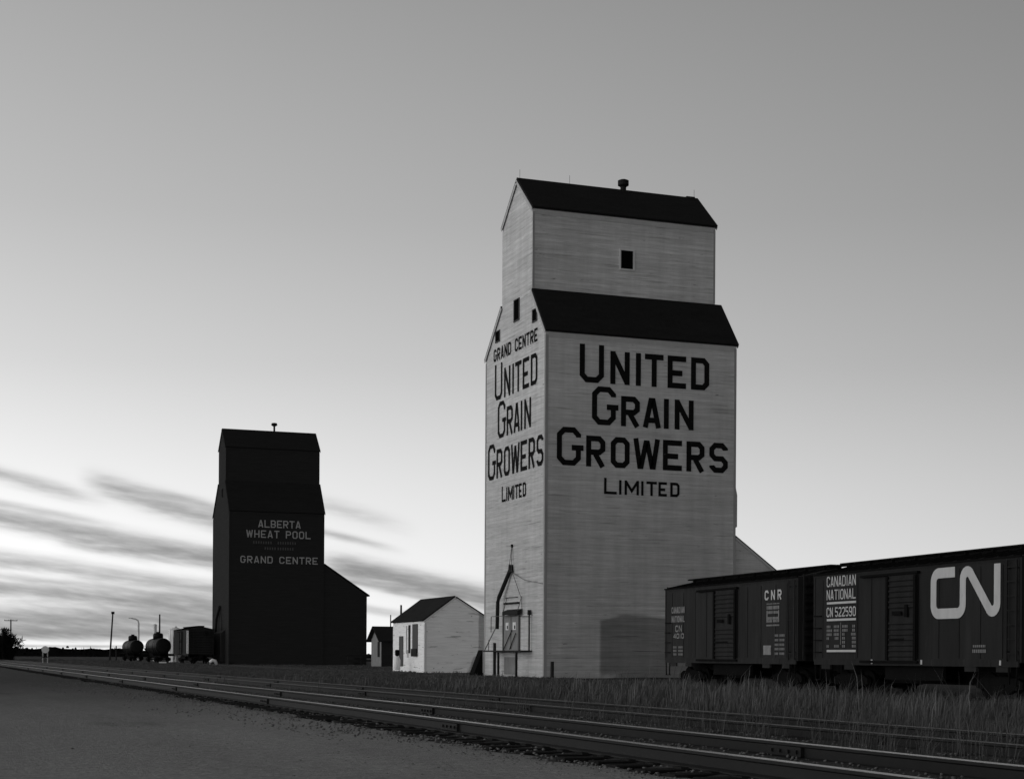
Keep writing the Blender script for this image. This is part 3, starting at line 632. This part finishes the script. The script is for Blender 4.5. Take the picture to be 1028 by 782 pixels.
def boxcar(name, loc, rz, label, L, doorspan, paint, seams, zr=-.20):
    """local x along the side (left to right as seen from the track), y from the visible side to the far side, z up"""
    root = empty(name, loc, rz, label, 'boxcar', 'boxcars on the siding'); Wd = 3.05; zs, ze, zp = .93, 3.96, 4.30
    body = MB().prism([(0, zs), (Wd, zs), (Wd, ze), (Wd/2, zp), (0, ze)], 0, L, 'x').build('body', paint, root)
    # seams and posts on the visible side
    r_ = MB()
    for s in seams: r_.box(s-.035, s+.035, -.018, -.002, zs+.12, ze-.20)
    r_.box(.0, .10, -.02, -.002, zs, ze); r_.box(L-.10, L, -.02, -.002, zs, ze)
    build_each(r_, 'side_post', paint, body)
    s_ = MB(); s_.box(.1, L-.1, -.05, -.002, zs-.12, zs+.10); s_.box(.1, L-.1, -.016, -.002, ze-.10, ze-.02)
    for x in (.9, 2.5, L-2.5, L-.9): s_.box(x-.3, x+.3, -.03, .05, zs-.27, zs-.12)
    build_each(s_, 'side_sill', paint, body)
    # door: pressed ribs
    a, b = doorspan; d = MB(); d.box(a, b, -.07, -.004, zs+.06, ze-.26)
    n = 15; h = (ze-.32-zs-.12)/n
    for k in range(n):
        z = zs+.12+k*h
        if k in (7, 8): continue
        d.prism([(-.07, z+.02), (-.115, z+.06), (-.115, z+h-.08), (-.07, z+h-.04)], a+.1, b-.1, 'x')
    do = d.build('door', paint, root)
    e = MB(); e.box(a-.06, a+.07, -.13, -.075, zs+.05, ze-.28); e.box(b-.07, b+.06, -.13, -.075, zs+.05, ze-.28); build_each(e, 'door_edge', M_under, do)
    hd = MB(); hd.box(b-.55, b-.38, -.15, -.118, 2.35, 2.75); hd.box(a+.35, a+.9, -.135, -.118, 2.42, 2.55); hd.box(a+.2, b-.6, -.13, -.118, 1.62, 1.68); build_each(hd, 'door_latch', M_under, do)
    tr = MB(); tr.box(a-1.7, b+.15, -.12, -.004, ze-.25, ze-.17); tr.box(a-1.7, b+.15, -.12, -.052, zs-.04, zs+.04); build_each(tr, 'door_track', M_under, root)
    # ladders and grabs
    ld = MB()
    for x in (L-.62, L-.16): ld.box(x-.025, x+.025, -.10, -.06, zs+.05, ze-.1)
    for k in range(7): ld.box(L-.60, L-.18, -.09, -.07, zs+.25+k*.41, zs+.28+k*.41)
    for z in (zs+.3, ze-.35):
        for x in (L-.62, L-.16): ld.box(x-.02, x+.02, -.07, -.004, z, z+.04)
    ld.build('ladder', paint, root)
    g_ = MB()
    for k in range(4):
        z = zs+.3+k*.42; g_.box(.12, .6, -.09, -.07, z, z+.03); g_.box(.12, .15, -.09, -.004, z, z+.03); g_.box(.57, .60, -.09, -.004, z, z+.03)
    g_.build('grab_iron', M_under, root)
    for x in (.35, L-.4):
        st = MB(); st.bar((x-.2, -.02, zs-.1), (x-.17, -.02, zs-.62), .04); st.bar((x+.2, -.02, zs-.1), (x+.17, -.02, zs-.62), .04); st.box(x-.19, x+.19, -.05, .03, zs-.66, zs-.62); st.build('sill_step', M_under, root)
    # pressed steel ends
    for xe, s in ((0, -1), (L, 1)):
        en = MB(); nr = 9; hh = (ze-zs-.3)/nr
        for k in range(nr):
            z = zs+.18+k*hh; en.prism([(xe+s*.002, z+.03), (xe+s*.08, z+.12), (xe+s*.08, z+hh-.12), (xe+s*.002, z+hh-.03)], .18, Wd-.18, 'y')
        eo = en.build('end_panel', paint, root)
        le = MB()
        for y in (.14, .56): le.box(xe+s*.10, xe+s*.14, y-.025, y+.025, zs+.05, ze+.1)
        for k in range(7): le.box(xe+s*.11, xe+s*.13, .16, .54, zs+.25+k*.41, zs+.28+k*.41)
        le.build('end_ladder', paint, eo)
        cp = MB(); cp.box(xe+s*.02, xe+s*.42, Wd/2-.12, Wd/2+.12, zr+.78, zr+1.0); cp.box(xe+s*.42, xe+s*.62, Wd/2-.18, Wd/2+.14, zr+.72, zr+1.05); cp.build('coupler', M_under, root)
    bw_ = MB(); pts = [(L+.24, Wd/2+.5+.28*math.cos(q*math.pi/8), 3.5+.28*math.sin(q*math.pi/8)) for q in range(17)]; bw_.tube(pts, .022, 5, False)
    for q in range(4): bw_.tube([(L+.24, Wd/2+.5, 3.5), (L+.24, Wd/2+.5+.28*math.cos(q*math.pi/2+.4), 3.5+.28*math.sin(q*math.pi/2+.4))], .014, 4)
    bw_.tube([(L+.02, Wd/2+.5, 3.5), (L+.26, Wd/2+.5, 3.5)], .05, 8); bw_.build('brake_wheel', M_under, root)
    # roof ribs and running board
    ro = MB()
    for k in range(17):
        x = .35+k*(L-.7)/16
        ro.prism([(-.06, ze-.01), (Wd/2, zp+.015), (Wd+.06, ze-.01), (Wd+.06, ze+.05), (Wd/2, zp+.06), (-.06, ze+.05)], x-.03, x+.03, 'x')
    ro.box(0, L, -.07, -.022, ze-.03, ze+.02); ro.box(0, L, Wd+.005, Wd+.05, ze-.03, ze+.02)
    build_each(ro, 'roof_rib', M_under, body)
    rb = MB()
    for j in (-.28, -.02, .24): rb.box(-.25, L+.25, Wd/2+j-.1, Wd/2+j+.12, zp+.065, zp+.12)
    for k in range(9): rb.box(.3+k*(L-.6)/8-.03, .3+k*(L-.6)/8+.03, Wd/2-.36, Wd/2+.36, zp-.02, zp+.063)
    rb.box(.02, L-.02, Wd/2-.26, Wd/2+.22, zp-.03, zp+.0635); rb.build('running_board', M_under, root)
    # underframe
    uf = MB(); uf.box(.05, L-.05, Wd/2-.22, Wd/2+.22, zr+.42, zs-.005); uf.box(L*.36, L*.64, .25, .35, zr+.55, zs-.125)
    uf.box(L*.36, L*.64, Wd-.35, Wd-.25, zr+.55, zs-.125); uo = uf.build('underframe', M_under, root)
    MB().tube([(L*.42, .55, zr+.75), (L*.56, .55, zr+.75)], .2, 12).build('brake_reservoir', M_under, uo)
    for x in (1.75, L-1.75): truck(root, x, zr)
    return root
TZ = math.atan2(-math.cos(PHI), -math.sin(PHI))
P0 = Vector((30.37, 63.41, 0)); dT = Vector((math.sin(PHI), math.cos(PHI), 0))
pc = lambda s, z, o: (s, -o, z)
C1 = boxcar('boxcar', P0, TZ, 'older boxcar with small faded lettering, the farther of the two beside the white elevator', 12.1, (5.13, 7.05), M_car, (.72, 1.9, 3.1, 4.2, 7.95, 9.1, 10.3, 11.2))
C2 = boxcar('boxcar', P0-dT*13.27, TZ, 'boxcar with the large white rounded two-letter emblem at the right edge', 12.15, (5.05, 6.72), M_car2, (.62, 3.0, 3.9, 7.9, 9.0, 10.1, 11.2))
# lettering on the nearer car, s measured from its left end
o2 = -13.27
def line_text(root, txt, s0, s1, z0, z1, t, material, gap=.2, off=.026):
    chs, sps = spread(txt, s0, s1, gap=gap, space=.35); mb = MB(); write(mb, chs, sps, t, z0, z1, pc, off); return mb.build('lettering', material, root)
line_text(C2, 'CANADIAN', 14.21+o2, 16.20+o2, 3.50, 3.86, .046, M_carwhite)
line_text(C2, 'NATIONAL', 14.21+o2, 16.20+o2, 3.05, 3.40, .046, M_carwhite)
line_text(C2, 'CN 522590', 14.21+o2, 16.20+o2, 2.46, 2.79, .046, M_carwhite)
br = MB()
for z in (2.90, 2.32, 1.25): br.add([pc(14.22+o2, z, .022), pc(16.21+o2, z, .022), pc(16.21+o2, z+.075, .022), pc(14.22+o2, z+.075, .022)], [(0, 1, 2, 3)])
build_each(br, 'lettering_bar', M_carwhite, C2)
sm = MB()
def dash(mb, s0, s1, z, h=.09):     # lines of data too small to read in the photograph
    x = s0; r_ = random.Random(int(s0*1000+z*77))
    while x < s1-.03:
        w = r_.uniform(.05, .085); mb.add([pc(x, z, .023), pc(min(x+w, s1), z, .023), pc(min(x+w, s1), z+h, .023), pc(x, z+h, .023)], [(0, 1, 2, 3)]); x += w+.03
b0 = 14.22+o2
for i, (l1, l2, r1, r0) in enumerate([(.28, .35, .35, .22), (.38, .35, .35, .22), (.34, .35, .15, .30), (.16, .28, .18, .24), (0, 0, .18, .24), (.2, .32, .22, .24)]):
    z = 2.08-i*.135
    if l1: dash(sm, b0, b0+l1, z); dash(sm, b0+.85-l2, b0+.85, z)
    dash(sm, b0+1.08, b0+1.08+r1, z); dash(sm, b0+1.98-r0, b0+1.98, z)
sm.add([pc(b0+.95, 1.5, .022), pc(b0+.985, 1.5, .022), pc(b0+.985, 2.26, .022), pc(b0+.95, 2.26, .022)], [(0, 1, 2, 3)])
sm.build('small_lettering', M_cardim, C2)
# the emblem: one ribbon of constant width with rounded bends
def arc(cx, cz, r, a0, a1, n=8): return [(cx+r*math.cos(R(a0+(a1-a0)*k/n)), cz+r*math.sin(R(a0+(a1-a0)*k/n))) for k in range(n+1)]
TK = .315; k = -13.27
cl, cb_, ctp, nst = 20.76+TK/2+k, 2.255+TK/2, 3.815-TK/2, 22.50+k
path = [(22.08+k, ctp)] + arc(cl+.28, ctp-.28, .28, 90, 180) + arc(cl+.28, cb_+.28, .28, 180, 270) + arc(nst-.28, cb_+.28, .28, 270, 360)
pk = arc(nst+.235, 3.80-TK/2-.235, .235, 180, 28); path += pk
nr = 24.40+k-TK/2
path += arc(nr-.235, 2.27+TK/2+.235, .235, 208, 360) + [(nr, 3.80)]
lg = MB()
for q in ribbon(path, TK): lg.add([pc(p.x, p.y, .0225) for p in q], [(0, 1, 2, 3)])
lg.build('emblem', M_carwhite, C2)
pt = MB(); dash(pt, 9.75, 10.45, 1.22, .10); dash(pt, 9.78, 10.4, 1.38, .07); pt.build('small_lettering', M_cardim, C2)
for s in (4.05, 7.05, 11.2): MB().box(s-.04, s+.04, -.07, -.052, .86, 1.0).build('sill_tag', M_carwhite, C2)
# lettering on the farther car
line_text(C1, 'CANADIAN', .72, 2.08, 2.90, 3.17, .05, M_carfade); line_text(C1, 'NATIONAL', .72, 2.08, 2.52, 2.79, .05, M_carfade)
line_text(C1, 'CN', 1.12, 1.80, 2.11, 2.39, .06, M_carfade); line_text(C1, '4010', .92, 2.02, 1.83, 2.05, .05, M_carfade)
sm = MB()
for z in (1.12, 1.27, 1.42): dash(sm, .9, 1.25, z); dash(sm, 1.45, 1.9, z)
sm.build('small_lettering', M_cardim, C1)
line_text(C1, 'C N R', 9.46, 10.82, 3.19, 3.56, .075, M_carwhite, gap=.15)
em = MB()
for z, h in ((3.03, .04), (2.84, .13), (2.68, .10), (2.46, .10), (2.36, .09), (2.22, .06)):
    dash(em, 9.62, 10.10, z, h); dash(em, 10.14, 10.64, z, h)
for s in (9.62, 10.56): em.add([pc(s, 2.44, .024), pc(s+.07, 2.44, .024), pc(s+.07, 2.8, .024), pc(s, 2.8, .024)], [(0, 1, 2, 3)])
em.build('emblem', M_carfade, C1)
MB().add([pc(9.36, 1.15, .023), pc(10.0, 1.15, .023), pc(10.0, 1.5, .023), pc(9.36, 1.5, .023)], [(0, 1, 2, 3)]).build('paint_patch', M_carfade, C1)
sm = MB()
for z in (1.15, 1.32, 1.48, 1.65, 1.82): dash(sm, 10.3, 10.62, z); dash(sm, 10.68, 11.1, z)
sm.build('small_lettering', M_cardim, C1)

# ---- the rolling stock by the dark elevator
C3 = boxcar('boxcar', (31.3, 211.0, .15), -math.pi/2, 'dark boxcar standing end on beside the foot of the dark elevator', 12.0, (5.1, 7.0), M_car2, (.7, 1.9, 3.1, 4.2, 7.9, 9.1, 10.3, 11.2))
MB().box(10.6, 11.9, -.03, -.021, 1.0, 3.8).build('painted_sheen', M_pale, C3)  # bright strip painted on the side, stands in for reflected sky
def tank_car(loc, rz, label, L=11.0, r=1.12):
    root = empty('tank_car', loc, rz, label, 'tank car', 'tank cars on the siding'); zc = .98+r; y = 1.52
    b = MB(); b.tube([(0, y, zc), (.03, y, zc), (.16, y, zc), (.4, y, zc), (L-.4, y, zc), (L-.16, y, zc), (L-.03, y, zc), (L, y, zc)], [.5*r, .78*r, .96*r, r, r, .96*r, .78*r, .5*r], 28)
    bo = b.build('tank', M_tank, root, True)
    dm = MB(); dm.tube([(L/2, y, zc+r-.15), (L/2, y, zc+r+.55), (L/2, y, zc+r+.72), (L/2, y, zc+r+.78)], [.72, .72, .6, .3], 20); dmo = dm.build('dome', M_tank, root, True)
    lid = MB(); lid.tube([(L/2, y, zc+r+.75), (L/2, y, zc+r+.95)], .26, 12); lid.build('dome_lid', M_under, dmo)
    bd = MB()
    for x in (1.4, 3.2, L-3.2, L-1.4): bd.tube([(x-.05, y, zc), (x+.05, y, zc)], r+.03, 28)
    build_each(bd, 'tank_band', M_under, bo)
    u = MB(); u.box(-.3, L+.3, y-.5, y+.5, .45, 1.0); u.box(-.3, L+.3, .02, .42, .98, 1.04); u.box(-.3, L+.3, 2.62, 3.02, .98, 1.04); u.box(-.3, -.15, .02, 3.02, .7, 1.04); u.box(L+.15, L+.3, .02, 3.02, .7, 1.04); u.build('underframe', M_under, root)
    hr = MB(); hr.tube([(0, .1, 1.75), (L, .1, 1.75)], .025, 5)
    for x in (0, L/3, 2*L/3, L): hr.tube([(x, .1, 1.04), (x, .1, 1.75)], .022, 5)
    hr.build('hand_rail', M_under, root)
    for x in (1.5, L-1.5): truck(root, x, -.20)
    return root
tank_car((31.3, 242.0, .12), -math.pi/2, 'dark domed tank car, the nearer of the two left of the dark elevator')
tank_car((32.0, 276.5, .12), -math.pi/2, 'dark domed tank car, the farther of the two left of the dark elevator')
bn = empty('storage_bin', (36.9, 247.5, 0), 0, 'pale ribbed steel storage bin standing behind the nearer tank car', 'storage bin')
pts = []
n = 36; vs = []; fs = []
for z in (-.3, 4.75):
    for q in range(n): rr_ = .97 + (.04 if q % 3 == 0 else -.02); an = 2*math.pi*q/n; vs.append((rr_*math.cos(an), rr_*math.sin(an), z))
MB().add(vs, [(q, (q+1) % n, n+(q+1) % n, n+q) for q in range(n)]+[tuple(range(n, 2*n))]).build('shell', M_pale, bn)
MB().tube([(0, 0, 4.75), (0, 0, 4.78), (0, 0, 5.15), (0, 0, 5.3)], [1.05, 1.05, .25, .2], 24).build('roof', M_pale, bn)

# ------------------------------------------------------------------ poles, signs, small things
def pole(name, x, y, h, label, r=.13, lean=(0, 0), arm=None, cat='utility pole', material=M_pole, zb=-.4, group=None, cap=True):
    root = empty(name, (x, y, 0), 0, label, cat, group)
    MB().tube([(0, 0, zb), (lean[0], lean[1], h)], [r*1.15, r*.85], 8).build('shaft', material, root)
    if cap: MB().tube([(lean[0], lean[1], h-.35), (lean[0], lean[1], h+.1)], r*2.0, 8).build('transformer_cap', M_under, root)
    if arm:
        for w, z in arm:
            MB().box(lean[0]-w/2, lean[0]+w/2, lean[1]-.06, lean[1]+.06, z-.07, z+.07).build('crossarm', M_pole, root)
            for k in (-.48, -.16, .16, .48): MB().tube([(lean[0]+k*w, lean[1], z+.07), (lean[0]+k*w, lean[1], z+.22)], .05, 6).build('insulator', M_under, root)
    return root
pole('utility_pole', 33.81, 307.2, 8.8, 'leaning bare wooden pole standing left of the tank cars', .15, (.55, 0))
pole('utility_pole', 18.1, 340.7, 7.9, 'wooden pole with one wide crossarm above the bushes at far left', .14, arm=[(2.5, 7.65)], cap=False, group='line poles at far left')
pole('utility_pole', 21.5, 439.6, 7.6, 'more distant crossarm pole nearest the left edge of the photo', .16, arm=[(2.9, 7.3)], cap=False, group='line poles at far left')
pole('utility_pole', 46.7, 334.4, 9.2, 'thin dark pole rising behind the nearer tank car', .17, cap=False)
pole('utility_pole', 56.2, 192.4, 7.3, 'bare pole sticking up behind the roof of the white hut', .14, cap=False)
pole('utility_pole', 71.5, 250.7, 7.6, 'thin distant pole in the gap left of the white hut', .10, cap=False)
pole('utility_pole', 35.2, 309.0, 2.6, 'short grey post beside the leaning wooden pole', .12, cap=False)
mst = empty('light_mast', (42.66, 335.9, 0), 0, 'slim white mast with a curved arm behind the farther tank car', 'mast')
MB().tube([(0, 0, -.3), (0, 0, 7.4), (-.15, 0, 7.9), (-.6, 0, 8.2), (-1.4, 0, 8.35)], [.24, .2, .17, .14, .12], 8).build('shaft', M_signw, mst)
MB().box(-2.0, -1.3, -.15, .15, 8.28, 8.45).build('lamp_head', M_signw, mst)
stk = empty('vent_stack', (38.86, 284.0, 0), 0, 'short white stack showing above the tank cars', 'stack')
MB().tube([(0, 0, -.3), (0, 0, 6.1)], .30, 14).build('pipe', M_signw, stk); MB().tube([(0, 0, 6.1), (0, 0, 6.16), (0, 0, 6.3)], [.38, .38, .1], 14).build('cap', M_signw, stk)
sg = empty('track_sign', (15.1, 207.5, 0), 0, 'round white track sign on two posts at the far left', 'sign')
MB().tube([(0, 0, 1.55), (0, .06, 1.55)], .44, 24).build('disc', M_signw, sg)
for s in (-.28, .28): MB().box(s-.06, s+.06, .07, .17, -.2, 1.3).build('post', M_greytrim, sg)
MB().box(-.34, .34, .07, .12, .55, .68).build('crossbar', M_darkwood, sg)
bg_ = MB(); bg_.tube([(30.7, 180.4, -.02), (30.75, 180.4, .25), (31.0, 180.45, .42), (31.3, 180.5, .35), (31.5, 180.5, -.05)], [.10, .16, .2, .2, .14], 10)
tag(bg_.build('tarpaulin_scrap', M_signw, smooth=True), 'crumpled pale scrap lying in the grass by the end-on boxcar', 'scrap')
bg_ = MB(); bg_.prism([(28.9, 207.4), (29.8, 207.3), (29.9, 207.9), (29.0, 208.0)], -.05, .10, 'z')
tag(bg_.build('concrete_slab', M_signw), 'small pale slab lying in the grass below the nearer tank car', 'slab')

# ------------------------------------------------------------------ bushes, woods, grass
def shrub(x, y, h, w, seed, label, group):
    rr_ = random.Random(seed); root = empty('leafless_bush', (x, y, 0), 0, label, 'bush', group); br_ = MB(); tips = []
    for k in range(34):
        an = rr_.uniform(0, 6.28); rad = w*rr_.uniform(.1, 1); hh = h*rr_.uniform(.6, 1)*(1-.35*(rad/w)**2)
        p = [Vector((rr_.uniform(-.3, .3)*w, rr_.uniform(-.3, .3)*w, -.3))]; tgt = Vector((math.cos(an)*rad, math.sin(an)*rad, hh))
        p += [p[0].lerp(tgt, .5)+Vector((rr_.uniform(-.2, .2), rr_.uniform(-.2, .2), .2)), tgt]
        br_.tube(p, [.06, .04, .02], 5); tips.append(p)
    br_.build('branches', M_bush, root)
    tw = MB()
    for p in tips:
        for q in range(150):
            t = rr_.random()**.6; c_ = p[1].lerp(p[2], t) if rr_.random() < .65 else p[0].lerp(p[1], rr_.uniform(.05, 1)); d_ = Vector((rr_.gauss(0, 1), rr_.gauss(0, 1), rr_.gauss(.7, .8))).normalized()*rr_.uniform(.35, .95); s_ = Vector((rr_.gauss(0, 1), rr_.gauss(0, 1), rr_.gauss(0, .4))).normalized()*rr_.uniform(.03, .09)
            tw.add([c_, c_+d_*.5+s_, c_+d_, c_+d_*.5-s_], [(0, 1, 2, 3)])
    tw.build('twigs', M_bush, root); return root
bl = 'dense dark leafless bush in the clump beside the tracks at the far left'
for k, (x, y, h, w) in enumerate([(6.8, 262, 4.9, 3.6), (10.4, 268, 5.0, 3.2), (13.6, 266, 4.8, 2.4), (9.4, 280, 4.8, 3.4), (12.8, 274, 4.6, 2.4), (4.5, 270, 4.8, 3.0)]):
    shrub(x, y, h, w, 40+k, bl, 'bushes at the far left')
# far woods along the horizon
vs, qs = [], []; n_w = 5200
xw = rng.uniform(-420, 620, n_w); yw = 720 + .12*xw + rng.normal(0, 10, n_w)
topw = np.interp(xw, [-420, 40, 105, 150, 620], [6.2, 4.0, 3.7, 2.0, 2.6])*(.9+.12*np.sin(xw*.23)*np.sin(xw*.071+1)**2+rng.uniform(-.25, .25, n_w))
zc = rng.random(n_w)**.8*topw; sz = rng.uniform(.4, 1.0, n_w)
a = rng.uniform(0, 6.28, n_w)
xc = np.arange(-420, 625, 3.0); hc = np.interp(xc, [-420, 40, 105, 150, 620], [5.6, 3.5, 3.2, 1.6, 2.2]) + .5*np.sin(xc*.31)*np.sin(xc*.083) + rng.uniform(-.22, .22, len(xc))
for j in range(len(xc)-1):
    for sgn in (-1, 1):
        b_ = len(vs); vs += [(xc[j], 720+.12*xc[j]+sgn*12, -2), (xc[j+1], 720+.12*xc[j+1]+sgn*12, -2), (xc[j+1], 720+.12*xc[j+1], hc[j+1]), (xc[j], 720+.12*xc[j], hc[j])]; qs.append((b_, b_+1, b_+2, b_+3))
V = np.zeros((n_w, 4, 3))
for j, (dx, dz) in enumerate(((-1, -.7), (1, -.7), (.6, .75), (-.6, .75))):
    V[:, j, 0] = xw+dx*sz*np.cos(a*.3); V[:, j, 1] = yw+dx*sz*np.sin(a*.3); V[:, j, 2] = np.maximum(zc+dz*sz*.8, -1.8)
o = big_mesh('far_woods', np.concatenate([np.array(vs), V.reshape(-1, 3)]), np.concatenate([np.array(qs), np.arange(n_w*4).reshape(-1, 4)+len(vs)]), np.zeros((0, 3), int), M_woods); tag(o, 'low dark line of woods along the far horizon', 'woods', kind='stuff')

def grass(name, n_t, per, xr, yr, hmin, hmax, material, dens, rad=.16, wmul=1.0, lean=.55, ysk=1.4):
    """tussocks: each a tuft of blades leaning outwards, its height and fullness its own"""
    ty = yr[0]+(yr[1]-yr[0])*rng.random(n_t)**ysk; tx = rng.uniform(xr[0], xr[1], n_t)
    cl = .5+.5*np.sin(tx*.83+2*np.sin(ty*.35))*np.sin(ty*.52+1.7*np.sin(tx*.47)); cl = .5*cl+.5*(.5+.5*np.sin(tx*.29+ty*.17+3*np.sin(ty*.07)))
    keep = rng.random(n_t) < dens(tx, ty, cl)
    keep &= ~((tx > 35.2) & (tx < 54) & (ty > 91) & (ty < 102.3)) & ~((tx > 35.3) & (ty > 195.6)) & ~((tx > 36.1) & (tx < 41.6) & (ty > 118) & (ty < 127))
    tx, ty, cl = tx[keep], ty[keep], cl[keep]; m_ = len(tx)
    th = (hmin+(hmax-hmin)*np.clip(rng.gamma(1.6, .24, m_), 0, 1.3))*(.5+.8*cl)*np.interp(ty, [0, 45, 80, 400], [1.1, 1.0, .34, .40])
    tr = rad*rng.uniform(.4, 2.2, m_)
    k = np.repeat(np.arange(m_), per); n = len(k)
    an0 = rng.uniform(0, 6.28, n); rr = np.sqrt(rng.random(n))*tr[k]
    x = tx[k]+rr*np.cos(an0); y = ty[k]+rr*np.sin(an0)
    h = th[k]*rng.uniform(.35, 1.1, n); z = gz(x, y)-.04
    dist = np.hypot(x, y); w = np.maximum(.0022, .00017*dist)*wmul*rng.uniform(.6, 1.4, n)
    an = rng.uniform(0, 6.28, n); dx, dy = np.cos(an), np.sin(an)
    le = h*lean*rng.random(n)**.7; la = an0+rng.normal(0, .8, n); lx, ly = np.cos(la)*le+.12*h, np.sin(la)*le
    V = np.zeros((n, 5, 3)); B = np.stack([x, y, z], -1); D = np.stack([dx*w, dy*w, 0*w], -1)
    V[:, 0] = B-D; V[:, 1] = B+D
    Mi = B+np.stack([lx*.3, ly*.3, h*.62], -1)
    V[:, 2] = Mi+D*.7; V[:, 3] = Mi-D*.7
    V[:, 4] = B+np.stack([lx, ly, h*rng.uniform(.8, 1, n)], -1)
    b = np.arange(n)*5
    return big_mesh(name, V.reshape(-1, 3), np.stack([b, b+1, b+2, b+3], -1), np.stack([b+3, b+2, b+4], -1), material)
edge_x = lambda x: np.clip((x-12.6)/3.0, .06, 1)
tag(grass('grass', 26000, 17, (12.7, 36), (6, 125), .12, .62, M_grass, lambda x, y, c: (.12+.88*c)*edge_x(x)), 'dry grass growing between the tracks and the elevators', 'grass', kind='stuff')
tag(grass('far_grass', 6000, 9, (13.6, 60), (110, 330), .16, .5, M_grass, lambda x, y, c: .3+.7*c, rad=.4, ysk=1.0), 'rough grass along the foot of the far elevator and rolling stock', 'grass', kind='stuff')
tag(grass('tall_weeds', 3200, 4, (12.9, 30), (7, 70), .35, 1.0, M_stem, lambda x, y, c: .10+.9*(c > .62), .12, 1.2, .3), 'tall pale weed stalks standing in the grass beside the second track', 'weeds', kind='stuff')
tag(grass('track_weeds', 5200, 9, (8.9, 13.4), (8, 90), .14, .75, M_grass, lambda x, y, c: .06+.94*(c > .42)*np.clip((x-8.6)/3, .12, 1)*np.interp(y, [0, 30, 60, 90], [1, .8, .3, .15]), .10), 'sparse weeds growing between the rails of the second track', 'weeds', kind='stuff')
